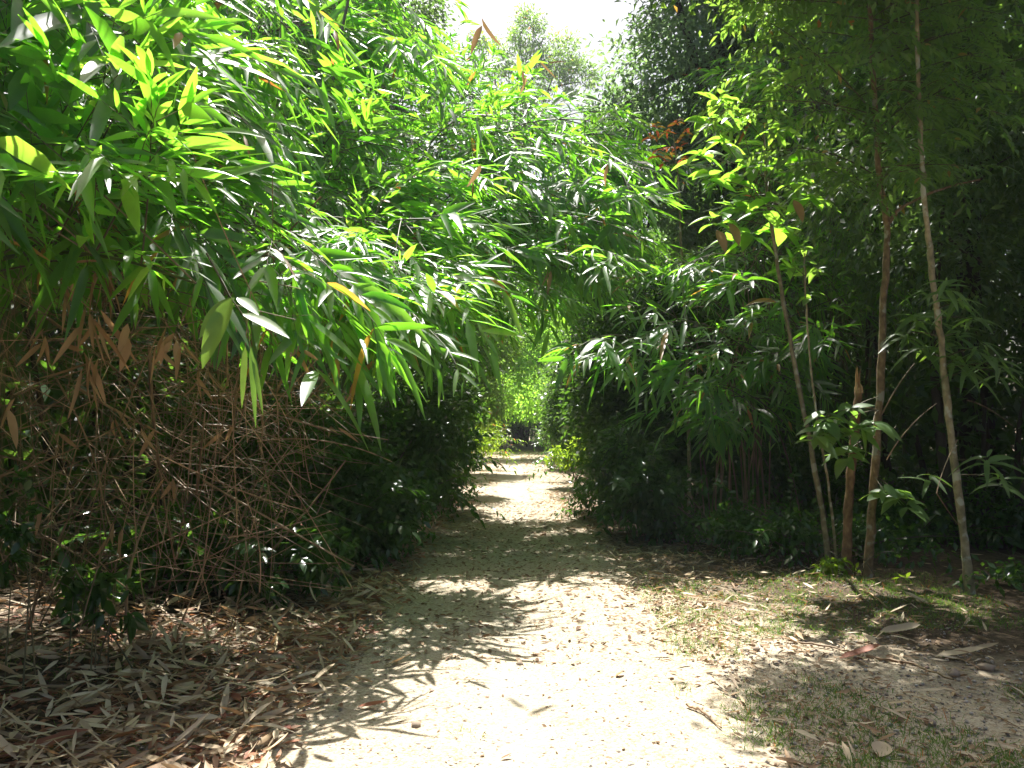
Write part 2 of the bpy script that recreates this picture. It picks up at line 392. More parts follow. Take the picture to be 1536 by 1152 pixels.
def bamboo_branch(acc, rng, start, tip, nf=7, L=.33, arch=.2, seg=4, k=7, droop=.2):
    start, tip = np.asarray(start), np.asarray(tip)
    if rng.random() < .2: tip = tip + unit(tip - start) * rng.uniform(.2, .6)
    L = L * rng.uniform(.75, 1.25)
    ln = np.linalg.norm(tip - start)
    c = (start + tip) / 2 + np.array([0, 0, arch * ln]) + rng.normal(0, .06 * ln, 3)
    pts = bez(start, c, tip, 9)
    tube(acc, pts, np.linspace(.008, .003, 9), 4, 1)
    t = np.sort(np.append(rng.uniform(.42, .98, nf - 1), 1.0))
    f = t * 8; i0 = np.clip(f.astype(int), 0, 7); fr = (f - i0)[:, None]
    O = pts[i0] * (1 - fr) + pts[i0 + 1] * fr
    tg = unit(pts[i0 + 1] - pts[i0])
    side = unit(np.cross(tg, [0, 0, 1.])) * np.where(np.arange(nf) % 2 == 0, 1, -1)[:, None]
    T = tg + side * rng.uniform(.2, .8, (nf, 1)) + rng.normal(0, .25, (nf, 3))
    T[-1] = tg[-1]
    T[:, 2] -= .04
    fans(acc, rng, O, T, np.full(nf, L), 0, k, seg, droop=droop, twig_m=1)

def bamboo_clump(base, label, tips, n_culm, H, n_branch, seed, L=.33, r=.028, name='bamboo_clump', group=None, arch=.15,
                 leaf='bamboo_leaf', nf=7, seg=4, culm_mat='green_cane', spread=.5, extra=0, straight=None):
    """tips: function(rng) -> a world point on or in the clump's crown"""
    rng = np.random.default_rng(seed)
    bx, by = base
    root = thing(name, (bx, by, float(gz(bx, by))), label, 'bamboo', group)
    culms = []
    for i in range(n_culm):
        p0 = np.array([bx + rng.normal(0, spread), by + rng.normal(0, spread), 0]); p0[2] = gz(p0[0], p0[1]) - .03
        if straight is not None and rng.random() < straight:
            end = p0 + np.array([rng.normal(0, .6), rng.normal(0, .6), H * rng.uniform(.8, 1.1)])
            c = p0 + np.array([0, 0, H * .5]) + rng.normal(0, .12, 3)
        else:
            end = tips(rng); c = p0 * .8 + end * .2; c[2] = max(end[2] + .3, H * rng.uniform(.55, .8))
        pts = bez(p0, c, end, 16); culms.append(pts)
        a = TAcc(); rr = np.linspace(r, r * .25, 46)
        fine = spline(pts, 46); rr = rr * np.where(np.arange(46) % 4 == 0, 1.18, 1.0)
        tube(a, fine, rr, 7, 0)
        a.part('culm', [M[culm_mat]], root)
    allp = np.concatenate(culms)
    done = 0
    deep = TAcc()
    sgn = 1 if bx < 0 else -1
    for i in range(n_branch + extra):
        for attempt in range(14):
            tip = tips(rng)
            cand = allp[rng.integers(0, len(allp), 26)]
            dist = np.linalg.norm(cand - tip, axis=1)
            start = cand[np.argmin(np.abs(dist - rng.uniform(.7, 1.5)) + .8 * np.maximum(0, (cand[:, 0] - tip[0]) * sgn) + .5 * np.maximum(0, tip[2] - .1 - cand[:, 2]) + .3 * np.maximum(0, tip[1] - cand[:, 1]))]
            if not any(shades_open_track(start * (1 - f) + tip * f) for f in (.4, .7)): break
        if i < n_branch:
            a = TAcc(); bamboo_branch(a, rng, start, tip, nf, L, arch, seg)
            a.part('leafy_branch', [M[leaf], M['twig']], root)
        else:
            bamboo_branch(deep, rng, start, tip, nf, L, arch, 3)
    if extra: 
        o = deep.part('foliage', [M[leaf], M['twig']], root); o['kind'] = 'stuff'
    return root, rng, culms

TAN = math.tan(R(SUN_EL)); SHX, SHY = -math.sin(R(SUN_AZ)) / TAN, -math.cos(R(SUN_AZ)) / TAN
def shades_open_track(q):
    """where the photograph's track lies in full sun nothing may hang in the sun's way"""
    x, y = q[0] + SHX * q[2], q[1] + SHY * q[2]
    if 3.3 < y < 5.35 and -1.0 - max(0, 4.2 - y) * 1.5 < x < 1.35: return True
    if 5.0 < y < 7.8 and .35 < x < 1.5: return True
    if 7.0 < y < 8.1 and -1.2 < x < 1.5: return True
    if 12.8 < y < 14.6 and -.9 < x < 1.0: return True
    if 17 < y < 22 and -1.0 < x < .6: return True
    return False

def region(polys):
    """sampler over a list of (weight, px0, px1, py0, py1, d at top, d at bottom, thickness, keep(px,py))"""
    w = np.array([p[0] for p in polys], float); w /= w.sum()
    def f(rng):
        for _ in range(400):
            p = polys[rng.choice(len(polys), p=w)]
            px, py = rng.uniform(p[1], p[2]), rng.uniform(p[3], p[4])
            if len(p) > 8 and not p[8](px, py): continue
            t = (py - p[3]) / (p[4] - p[3])
            q = W(px, py, p[5] * (1 - t) + p[6] * t + p[7] * rng.random() ** 1.5); q[2] = max(q[2], .3)
            if not shades_open_track(q) or rng.random() < .02: break
        return q
    return f

def blob_leaves(acc, rng, blobs, n, size, ratio=.45, m=0, clump=26, tight=.16, shell=.45, droop=.5, cheap=True, seg=2, prof='oval'):
    """foliage of a crown: leaf clusters gathered on and in a set of balls (centre, radii)"""
    vol = np.array([np.prod(b[1]) ** (2 / 3) for b in blobs]); vol = vol / vol.sum()
    nc = max(1, n // clump)
    which = rng.choice(len(blobs), nc, p=vol)
    C = np.array([b[0] for b in blobs])[which]; Rr = np.array([np.broadcast_to(b[1], 3) for b in blobs])[which]
    d = unit(rng.normal(0, 1, (nc, 3))); rad = rng.uniform(shell, 1, (nc, 1)) ** .6
    cc = C + d * Rr * rad
    sp = (Rr.mean(1) * tight)[:, None, None]
    P = cc[:, None] + rng.normal(0, 1, (nc, clump, 3)) * sp
    D = d[:, None] * .7 + rng.normal(0, .6, (nc, clump, 3)); D[..., 2] -= droop
    U = np.array([0, 0, 1.]) + .5 * d[:, None] + rng.normal(0, .5, (nc, clump, 3))
    P, D, U = P.reshape(-1, 3), D.reshape(-1, 3), U.reshape(-1, 3)
    ok = P[:, 2] > .05; P, D, U = P[ok], D[ok], U[ok]
    L = size * rng.uniform(.6, 1.25, len(P))
    if cheap: quads(acc, P, D, U, L, L * ratio, m)
    else: leaves(acc, P, D, U, L, L * ratio, m, seg, .15, .25, prof)

def tree(name, base, label, blobs, n, size, seed, r=.12, leaf='tree_leaf', bark='dark_bark', ratio=.45, cat='tree', group=None,
         cheap=True, trunk_pts=None, tight=.16, clump=26, shell=.45, droop=.5, limbs=True, seg=2):
    rng = np.random.default_rng(seed)
    b = np.array([base[0], base[1], float(gz(base[0], base[1]))])
    root = thing(name, b, label, cat, group)
    top = np.mean([np.array(q[0]) for q in blobs], 0)
    a = TAcc()
    if trunk_pts is None:
        mid = b * .5 + top * .5; mid[:2] = b[:2] * .75 + top[:2] * .25
        trunk_pts = [b - [0, 0, .05], mid + rng.normal(0, .05, 3) * np.linalg.norm(top - b) * .6, top]
    tp = spline(trunk_pts, 18)
    tube(a, tp, np.linspace(r, r * .3, 18) * (1 + .35 * np.exp(-np.arange(18) * 1.2)), 9, 0)
    if limbs:
        for c, rr in blobs:
            s = tp[rng.integers(8, 17)]; c = np.asarray(c)
            pts = bez(s, (s + c) / 2 + [0, 0, .15 * np.linalg.norm(c - s)], c + rng.normal(0, .2, 3) * np.mean(rr), 7)
            tube(a, pts, np.linspace(r * .4, r * .12, 7), 5, 0)
    a.part('trunk', [M[bark]], root)
    c = TAcc(); blob_leaves(c, rng, blobs, n, size, ratio, 0, clump, tight, shell, droop, cheap, seg)
    c.part('crown', [M[leaf]], root)
    return root, rng, tp

# ------------------------------------------------------------------ LEFT: bamboo overhanging the path
def low_near(px, py): return py < (330 if px < 180 else 440 - abs(px - 340) * .3)
tipsA = region([(5, -260, 430, -200, 520, 7.6, 3.5, 1.7, low_near), (1.5, -260, 260, -200, 300, 5.2, 3.3, .5)])
rootA, rngA, culmA = bamboo_clump((-4.4, 6.6), 'nearest bamboo clump, long bright blades at upper left above a tangle of dead canes', tipsA,
                                  10, 5.2, 90, 11, L=.46, extra=130, arch=.12)
tipsB = region([(4, 230, 700, -200, 560, 12.5, 5.8, 2.0, lambda x, y: y < 350 + (x - 230) * .36), (.8, 500, 680, 360, 540, 6.6, 5.8, .5, lambda x, y: abs(y - 360 - (x - 500) * .9) < 60)])
rootB, rngB, culmB = bamboo_clump((-3.0, 9.2), 'second bamboo clump on the left, sunlit blades drooping beside the middle of the path', tipsB,
                                  12, 6.4, 84, 12, L=.42, extra=210, arch=.12)
tipsC = region([(4, 520, 985, 40, 480, 13.2, 8.2, 2.4, lambda x, y: y > (x - 690) * .72 + 20 and y < 560 - max(0, x - 640) * .55 and x < 985 - max(0, y - 260) * .25), (1.6, 690, 970, 170, 430, 13.5, 11, 2.2, lambda x, y: y < 560 - max(0, x - 640) * .55)])
rootC, rngC, culmC = bamboo_clump((-2.7, 12.0), 'bamboo clump whose arching stems reach right across the path under the patch of sky', tipsC,
                                  13, 6.8, 99, 13, L=.41, extra=190, arch=.12)
tipsD = region([(4, 600, 900, 300, 480, 15, 13, 3, lambda x, y: y < 500 - max(0, x - 800) * .8), (1, 640, 740, 60, 330, 16, 13, 2)])
rootD, rngD, culmD = bamboo_clump((-2.6, 16.2), 'farther bamboo clump hanging its dark leaf fans over the distant path', tipsD,
                                  8, 6.5, 70, 14, L=.36, extra=90, arch=.12, seg=3)

rng = np.random.default_rng(171)
for px, py, dd in [(430, 415, 5.2), (480, 400, 5.4), (500, 420, 5.5), (400, 385, 5.1), (290, 375, 4.9), (530, 440, 5.9), (610, 480, 6.4), (220, 360, 5.0), (120, 340, 4.7)]:
    tip = W(px, py, dd); st = tip + np.array([-rng.uniform(.7, 1.1), rng.uniform(.2, .8), rng.uniform(.4, .8)])
    for q in range(2):
        a = TAcc(); bamboo_branch(a, rng, st + rng.normal(0, .12, 3), tip + rng.normal(0, .1, 3), 4, .38, .18, 5, 8, .25)
        a.part('leafy_branch', [M['bamboo_leaf'], M['twig']], rootA if px < 430 else rootB)

# dead canes, dry sheaths and the broad hanging leaves of the two near clumps
def dead_canes(root, rng, n, box, seed, nlong=90):
    rng = np.random.default_rng(seed)
    rest = TAcc()
    for i in range(n):
        px, py = rng.uniform(*box[0]), rng.uniform(*box[1]); d = rng.uniform(*box[2])
        c = W(px, py, d); ln = rng.uniform(.3, 1.0) if rng.random() < .6 else rng.uniform(.9, 2.0)
        th = rng.normal(-.35, .75) if rng.random() < .72 else rng.normal(1.5, .25)
        v = np.array([math.cos(th), rng.normal(0, .45), math.sin(th)]); v = v / np.linalg.norm(v)
        p0, p2 = c - v * ln / 2, c + v * ln / 2
        p0[2], p2[2] = max(p0[2], .05), max(p2[2], .05)
        pts = bez(p0, c + rng.normal(0, .07, 3) * ln, p2, 7)
        rr = rng.uniform(.0025, .007) if i > 18 else rng.uniform(.008, .014)
        if i < nlong:
            a = TAcc(); pts = spline(pts, 19); tube(a, pts, np.linspace(rr, rr * .5, 19) * np.where(np.arange(19) % 6 == 3, 1.35, 1), 5, 0); a.part('dead_cane', [M['dry_cane']], root)
        else: tube(rest, pts, np.linspace(rr * .7, rr * .35, 7), 4, 0)
    o = rest.part('dead_twigs', [M['dry_cane']], root); o['kind'] = 'stuff'
dead_canes(rootA, rngA, 620, ((-160, 430), (375, 880), (4.7, 6.6)), 21, 95)
dead_canes(rootB, rngB, 240, ((240, 500), (420, 760), (6.2, 8.0)), 22, 70)

def dead_leaf_sprays(root, spots, seed):
    rng = np.random.default_rng(seed)
    for px, py, d, k, L, w in spots:
        a = TAcc(); o = W(px, py, d)
        P = o + rng.normal(0, .03, (k, 3)); D = np.array([0, 0, -1.]) + rng.normal(0, .45, (k, 3))
        leaves(a, P, D, rng.normal(0, 1, (k, 3)) + [0, -1, .3], L * rng.uniform(.7, 1.1, k), w * rng.uniform(.8, 1.2, k), 0, 5, .05, .5, 'lance', rng.normal(0, .15, k))
        a.part('dead_leaf', [M['hanging_dead_leaf']], root)
dead_leaf_sprays(rootA, [(140, 470, 4.4, 9, .35, .04), (130, 540, 4.4, 8, .3, .05), (190, 500, 4.5, 3, .18, .06), (240, 510, 4.5, 5, .2, .05),
                         (262, 515, 4.5, 4, .2, .05), (20, 600, 4.2, 2, .22, .10), (450, 520, 5, 3, .2, .05), (100, 420, 4.6, 6, .3, .03),
                         (160, 400, 4.8, 7, .35, .04), (65, 500, 5, 4, .2, .04), (300, 560, 5.2, 4, .2, .04), (220, 640, 5.2, 4, .2, .04), (170, 620, 5.4, 3, .2, .05), (90, 650, 5.2, 3, .2, .04), (340, 640, 5.8, 3, .2, .04), (260, 720, 5.6, 3, .18, .05), (60, 760, 5, 3, .2, .04), (180, 800, 5.2, 4, .2, .05), (360, 560, 5.6, 3, .2, .04)], 23)
dead_leaf_sprays(rootB, [(535, 570, 7, 3, .25, .05), (580, 520, 7, 3, .22, .04), (720, 250, 7.5, 1, .25, .07), (728, 30, 7, 2, .3, .08), (470, 480, 6.5, 2, .2, .05),
                         (690, 410, 8, 3, .3, .05), (500, 640, 7.4, 3, .25, .04), (440, 560, 7.2, 3, .25, .04)], 24)
dead_leaf_sprays(rootC, [(817, 95, 9, 2, .32, .06), (790, 105, 9, 2, .25, .06), (825, 410, 10, 3, .3, .06), (710, 262, 8.5, 1, .22, .05), (910, 250, 10, 2, .2, .05)], 25)

# the hanging twig with broad pale leaves
rng = np.random.default_rng(31)
a = TAcc(); o = W(345, 445, 3.7)
tube(a, spline([W(310, 380, 3.8), W(335, 425, 3.72), o, W(368, 480, 3.68), W(375, 520, 3.66), W(383, 560, 3.65)], 14), np.linspace(.006, .002, 14), 5, 1)
def along(px0, py0, px1, py1, d): return W(px1, py1, d) - W(px0, py0, d)
brd = [(348, 447, 316, 540, .13, 3.66), (352, 446, 312, 500, .12, 3.72), (356, 446, 395, 470, .07, 3.7), (362, 470, 438, 500, .08, 3.7), (368, 520, 372, 600, .045, 3.66), (376, 520, 392, 625, .04, 3.62), (378, 530, 402, 610, .035, 3.62)]
for x0, y0, x1, y1, w, d in brd:
    v = along(x0, y0, x1, y1, d) + np.array([0, -.08, 0]); ln = np.linalg.norm(v) * 1.05
    leaves(a, [W(x0, y0, d)], [v], [np.array([.05 + (x1 - x0) * .004, -.62, .72])], [ln], [w * .9], 0, 8, .1, .3, 'oval' if w > .05 else 'lance')
a.part('leafy_branch', [M['olive_leaf'], M['twig']], rootA, label='hanging twig with broad pale grey-green leaves')

def pinnate(acc, rng, o, t, ln, nl, L, w, m=0, tm=1, droop=.3):
    t = unit(np.asarray(t, float)); pts = bez(o, o + t * ln * .5, o + t * ln + [0, 0, -droop * ln], 6)
    tube(acc, pts, np.linspace(.003, .0012, 6), 3, tm)
    f = np.linspace(.15, 1, nl) * 5; i0 = np.clip(f.astype(int), 0, 4); fr = (f - i0)[:, None]
    O = pts[i0] * (1 - fr) + pts[i0 + 1] * fr; tg = unit(pts[i0 + 1] - pts[i0])
    up = unit(np.array([0, 0, 1.]) + rng.normal(0, .4, 3)); sd = unit(np.cross(tg, up))
    sg = np.where(np.arange(nl) % 2 == 0, 1, -1)[:, None]
    D = tg * .55 + sd * sg + rng.normal(0, .15, (nl, 3)); D[-1] = tg[-1]
    LL = L * rng.uniform(.75, 1.15, nl)
    leaves(acc, O, D, up + rng.normal(0, .25, (nl, 3)), LL, LL * w, m, 3, .3 * rng.uniform(.5, 1.5, nl), .22, 'oval')

# ------------------------------------------------------------------ LEFT: shrubs and small trees along the path
def shrub(base, label, blobs, n, size, seed, leaf='shrub_leaf', group=None, ratio=.5, stems=9, cat='shrub', name='shrub', tight=.2, seg=2):
    rng = np.random.default_rng(seed)
    b = np.array([base[0], base[1], float(gz(base[0], base[1]))])
    root = thing(name, b, label, cat, group)
    for i in range(stems):
        c, rr = blobs[i % len(blobs)]
        e = np.asarray(c) + rng.normal(0, .5, 3) * np.asarray(np.broadcast_to(rr, 3)); e[2] = max(e[2], .3)
        p0 = b + np.array([rng.normal(0, .12), rng.normal(0, .12), -.03])
        a = TAcc(); tube(a, bez(p0, (p0 + e) / 2 + [0, 0, .2], e, 9), np.linspace(.016, .004, 9) * (.35 if cat in ('seedling', 'weed') else 1), 5, 0)
        a.part('stem', [M['twig']], root)
    a = TAcc(); big = [(np.asarray(c) + rng.normal(0, .45, 3) * np.broadcast_to(r_, 3), np.broadcast_to(r_, 3) * rng.uniform(.35, .8)) for c, r_ in blobs for _ in range(4)]
    blob_leaves(a, rng, list(blobs) + [(c, r_) for c, r_ in big if c[2] > .15], n, size, ratio, 0, 14, tight * .8, .15, .35, cheap=False, seg=seg)
    a.part('foliage', [M[leaf]], root)
    if n > 1000:
        for q in range(12):
            c, r_ = blobs[q % len(blobs)]; v = unit(rng.normal(0, 1, 3) * [1, .6, 1] + [.2 if base[0] < 0 else -.2, -.5, .35])
            o = np.asarray(c) + v * np.broadcast_to(r_, 3) * .75
            if o[2] < .25: continue
            a = TAcc(); pinnate(a, rng, o, v + [0, 0, .2], rng.uniform(.35, .7) * (1 + .02 * base[1]), 13, size * 1.35, .42, 0, 1, .35)
            a.part('shoot', [M[leaf], M['twig']], root)
    return root

def B(px, py, d, rx, ry=None, rd=None):
    """ball of foliage seen at a spot: radii in photo pixels turned to metres at that distance"""
    k = d / FPX; ry = ry or rx
    return (W(px, py, d), (rx * k, (rd if rd else rx * k), ry * k))

shrub((-2.2, 8.6), 'dark small-leaved shrub under the second bamboo clump', [B(500, 780, 8.6, 110, 80), B(470, 690, 9, 90, 75), B(570, 740, 9, 80, 80)], 9500, .105, 41)
shrub((-2.1, 11.0), 'dark round shrub with glinting leaves where the left verge narrows', [B(610, 690, 11, 85, 80), B(630, 620, 11.5, 70, 55), B(540, 640, 11, 80, 70)], 9000, .115, 42)
shrub((-3.6, 6.6), 'low dark shrub among the dead canes by the left edge', [B(330, 820, 6.8, 110, 60), B(430, 820, 7, 75, 60), B(220, 800, 7, 90, 60)], 4200, .10, 43)
shrub((-2.1, 14.0), 'shrub with shining dark leaves behind the round shrub on the left', [B(660, 660, 14, 55, 60), B(640, 580, 14, 65, 55), B(685, 610, 14.5, 45, 55)], 7500, .12, 44)
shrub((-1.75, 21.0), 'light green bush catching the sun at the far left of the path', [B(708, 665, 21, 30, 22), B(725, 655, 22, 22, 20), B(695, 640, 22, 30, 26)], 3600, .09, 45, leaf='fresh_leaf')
shrub((-2.4, 4.6), 'small broad-leaved seedling at the foot of the nearest bamboo', [B(140, 890, 4.9, 55, 28), B(170, 915, 4.8, 35, 22), B(110, 870, 5, 30, 20)], 130, .11, 46, leaf='shrub_leaf', stems=6, cat='seedling', name='seedling', seg=4)
shrub((-2.9, 7.4), 'dark shrub under the canes left of the first round shrub', [B(360, 700, 7.6, 80, 70), B(420, 640, 7.8, 70, 60), B(300, 640, 7.8, 80, 60)], 6500, .08, 49)
shrub((-2.75, 4.3), 'green weed with small leaves against the left edge under the canes', [B(20, 760, 4.6, 38, 45), B(15, 830, 4.5, 30, 30)], 260, .07, 47, stems=5, cat='weed', name='weed', seg=3)

for (x, y, px, py, r, lab, sd, lf) in [
    (-1.7, 13.2, 672, 735, 34, 'low leafy plant on the left verge where sunlit straw begins', 201, 'shrub_leaf'),
    (-1.55, 17.5, 690, 690, 26, 'small bush between the shining shrub and the light green bush on the left', 202, 'shrub_leaf'),
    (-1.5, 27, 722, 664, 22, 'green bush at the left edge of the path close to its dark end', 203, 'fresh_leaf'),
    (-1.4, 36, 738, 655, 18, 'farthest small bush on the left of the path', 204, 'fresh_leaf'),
    (1.8, 13.0, 905, 750, 40, 'low dark plant at the foot of the dense tree right of the path', 205, 'shrub_leaf'),
    (1.65, 21.5, 852, 678, 24, 'dark little bush behind the fern-like one on the right verge', 206, 'shrub_leaf'),
    (1.6, 30, 830, 662, 22, 'farthest dark bush on the right of the path', 207, 'shrub_leaf')]:
    shrub((x, y), lab, [B(px, py, y, r * 1.25, r), B(px + r * .6 * (1 if x > 0 else -1), py - r * .8, y + .2, r, r)], 1500, .075 + y * .001, sd, leaf=lf, stems=5)
tree('tree', (-2.7, 18), 'small dark-leaved tree leaning over the left of the path before the bright gap', [B(640, 520, 18, 70, 60), B(690, 560, 18, 50, 60), B(655, 430, 18, 70, 60), B(700, 480, 18.5, 40, 60)], 17000, .11, 51, r=.09, ratio=.5, tight=.2)
tree('tree', (-2.7, 25), 'tree of mid-green small leaves beyond the bamboo, left of the far bend', [B(705, 590, 25, 40, 50), B(730, 600, 25, 30, 45), B(700, 470, 25, 55, 70), B(740, 500, 25.5, 40, 60)], 16000, .13, 52, r=.1, ratio=.5, leaf='olive_leaf', tight=.2)
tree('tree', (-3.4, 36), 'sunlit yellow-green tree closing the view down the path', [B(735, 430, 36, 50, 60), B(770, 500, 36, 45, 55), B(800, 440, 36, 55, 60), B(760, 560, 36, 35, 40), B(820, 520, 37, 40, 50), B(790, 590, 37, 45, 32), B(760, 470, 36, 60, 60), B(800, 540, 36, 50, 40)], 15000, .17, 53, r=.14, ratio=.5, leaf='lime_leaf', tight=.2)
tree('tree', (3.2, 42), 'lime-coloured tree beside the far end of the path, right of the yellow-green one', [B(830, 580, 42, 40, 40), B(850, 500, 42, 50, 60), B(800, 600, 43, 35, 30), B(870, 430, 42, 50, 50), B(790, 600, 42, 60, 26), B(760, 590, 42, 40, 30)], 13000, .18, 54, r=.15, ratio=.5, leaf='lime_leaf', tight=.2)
tree('tree', (-4.5, 50), 'dim tree standing left over the shaded end of the path', [B(740, 600, 50, 45, 35), B(770, 560, 50, 50, 40), B(800, 590, 51, 50, 30), B(780, 480, 50, 70, 60), B(830, 612, 46, 50, 30), B(760, 612, 46, 40, 30), B(795, 606, 45, 40, 26)], 30000, .22, 55, r=.2, ratio=.5, tight=.2)

for x, y, sd, lab in [(-2.0, 6.4, 301, 'low green weed poking through the straw at the left verge, nearer one'), (-1.75, 8.0, 302, 'green weed at the left path edge below the dark shrub'), (-1.6, 9.8, 303, 'small leafy weed at the left path edge beside the round shrub'), (-2.9, 5.6, 304, 'leafy weed in front of the dead canes on the left')]:
    z = float(gz(x, y)); shrub((x, y), lab, [((x, y, z + .22), (.24, .2, .16)), ((x - .15, y + .1, z + .32), (.2, .2, .16))], 300, .085, sd, stems=6, cat='weed', name='weed', seg=3)

# ------------------------------------------------------------------ RIGHT: bamboo, shrubs, slender trees
tipsE = region([(2.4, 985, 1240, 400, 640, 11.5, 9.8, 1.5), (1.2, 1100, 1350, 330, 520, 12, 10.5, 1.5)])
rootE, rngE, culmE = bamboo_clump((3.4, 11.6), 'bamboo clump right of the path, white-shining drooping leaves above thin bare culms', tipsE,
                                  22, 3.6, 46, 15, L=.36, r=.012, extra=14, spread=.35, straight=.35, culm_mat='dry_cane')
rng = np.random.default_rng(151)
for px, py, dd in [(895, 535, 9.2), (935, 530, 9.3), (985, 532, 9.4), (1020, 455, 9.6), (985, 480, 9.5), (1045, 490, 9.6), (1060, 400, 9.8), (1010, 600, 9.4), (1050, 590, 9.5), (1090, 560, 9.6), (1130, 470, 9.6),
                   (1205, 495, 9.6), (1240, 495, 9.8), (1100, 430, 9.8), (1000, 400, 10), (1060, 540, 9.4), (960, 420, 10), (1160, 540, 9.8)]:
    tip = W(px, py, dd); start = tip + np.array([rng.uniform(.7, 1.2), rng.uniform(.6, 1.2), rng.uniform(-.5, .1)])
    for q in range(2):
        a = TAcc(); bamboo_branch(a, rng, start + rng.normal(0, .15, 3), tip + rng.normal(0, .12, 3), 4, .36, .22, 5, 8, .3); a.part('leafy_branch', [M['bamboo_leaf'], M['twig']], rootE)

tipsF = region([(3, 1050, 1420, 80, 400, 14, 12, 2)])
rootF, rngF, culmF = bamboo_clump((5.4, 13.6), 'dim bamboo clump in the shade behind the slender trees on the right', tipsF,
                                  10, 6.2, 70, 16, L=.34, extra=90, straight=.2)

tree('tree', (2.7, 14.5), 'dense dark small-leaved tree right of the path beside the bare culms', [B(960, 560, 14.5, 90, 75), B(905, 610, 14.5, 60, 60), B(970, 670, 14, 95, 70), B(950, 450, 15, 75, 65), B(1050, 600, 14.5, 90, 80), B(1060, 480, 14.5, 90, 80)], 30000, .135, 61, r=.09, leaf='shrub_leaf', ratio=.5, tight=.2)
tree('tree', (2.6, 19.5), 'dark bushy tree crowding the right of the path just before the bright gap', [B(880, 560, 19.5, 55, 60), B(860, 630, 19.5, 40, 45), B(910, 480, 20, 60, 60), B(890, 670, 19, 40, 35)], 17000, .12, 62, r=.1, leaf='shrub_leaf', ratio=.5, tight=.2)
tree('tree', (2.9, 27), 'tree with bright leaf edges low on the right of the distant path', [B(850, 640, 27, 32, 30), B(870, 570, 27, 45, 50), B(840, 600, 28, 25, 30)], 12000, .14, 63, r=.1, leaf='tree_leaf', ratio=.5, tight=.2)
shrub((2.6, 10.2), 'dark low shrub at the foot of the bare culms', [B(975, 745, 10.4, 75, 55), B(1060, 795, 10.4, 90, 28), B(925, 700, 11.4, 55, 60)], 7000, .11, 64)
shrub((3.4, 8.9), 'dark ground-hugging shrub just behind the slender trunks', [B(1180, 800, 8.9, 80, 40), B(1110, 800, 9.2, 60, 40), B(1340, 830, 9, 110, 40)], 2600, .09, 65)
shrub((4.4, 12.9), 'shadowed bush filling the dark behind the bare culms', [B(1110, 690, 13.2, 110, 80), B(1200, 720, 12.8, 80, 60), B(1040, 680, 13.4, 70, 70)], 7000, .12, 68)
shrub((5.6, 10.4), 'shadowed bush low behind the grey-tan sapling at the right edge', [B(1400, 790, 10.4, 90, 45), B(1490, 780, 10.2, 80, 55), B(1310, 780, 10.6, 70, 45)], 5000, .11, 69)
shrub((5.2, 7.6), 'dark low weeds under the right edge of the view beside the grey-tan sapling', [B(1500, 880, 7.6, 60, 28), B(1560, 870, 7.6, 60, 35)], 700, .09, 70, stems=4, cat='weed', name='weed')
shrub((2.05, 17.0), 'yellow-green fern-like bush on the right verge', [B(845, 690, 17, 22, 16), B(868, 682, 17.5, 18, 18)], 700, .11, 66, leaf='fresh_leaf')

def whorl(acc, rng, c, n, L, w, m=0, axis=(0, 0, 1), seg=5, prof='oval', droop=.35):
    axis = unit(np.array(axis, float)); ref = np.array([1., .1, 0]); a = unit(np.cross(axis, ref)); b = np.cross(axis, a)
    th = np.arange(n) * 2.4 + rng.uniform(0, 6); el = rng.uniform(-.35, .55, n)
    D = a * np.cos(th)[:, None] + b * np.sin(th)[:, None] + axis * el[:, None]
    U = axis + rng.normal(0, .3, (n, 3))
    LL = L * rng.uniform(.65, 1.15, n)
    leaves(acc, np.asarray(c) + axis * rng.uniform(-.06, .06, (n, 1)), D, U, LL, LL * w * rng.uniform(.85, 1.15, n), m, seg, droop * rng.uniform(.5, 1.6, n), .25, prof)

def trunk_part(root, pix, d, r0, r1, bark, name='trunk', n=40, sides=10, seed=0, wob=.004, flare=.4):
    rng = np.random.default_rng(seed)
    dd = np.broadcast_to(d, (len(pix),))
    P = [W(x, y, k) for (x, y), k in zip(pix, dd)]
    P[0][2] = float(gz(P[0][0], P[0][1])) - .04 if name == 'trunk' else P[0][2]
    c = spline(P, n) + rng.normal(0, wob, (n, 3))
    rr = np.linspace(r0, r1, n) * (1 + .08 * np.sin(np.arange(n) * .9 + seed) + rng.normal(0, .03, n)) * (1 + flare * np.exp(-np.arange(n) * .6))
    a = TAcc(); tube(a, c, rr, sides, 0); a.part(name, [M[bark]], root)
    return c

def at_ground(px, py, d): 
    p = W(px, py, d); return (p[0], p[1], float(gz(p[0], p[1])))

def limb(acc, p0, p2, r0, r1, rng, m=1, sag=.1):
    p0, p2 = np.asarray(p0), np.asarray(p2); ln = np.linalg.norm(p2 - p0)
    tube(acc, bez(p0, (p0 + p2) / 2 + [0, 0, sag * ln] + rng.normal(0, .05, 3) * ln, p2, 8), np.linspace(r0, r1, 8), 5, m)

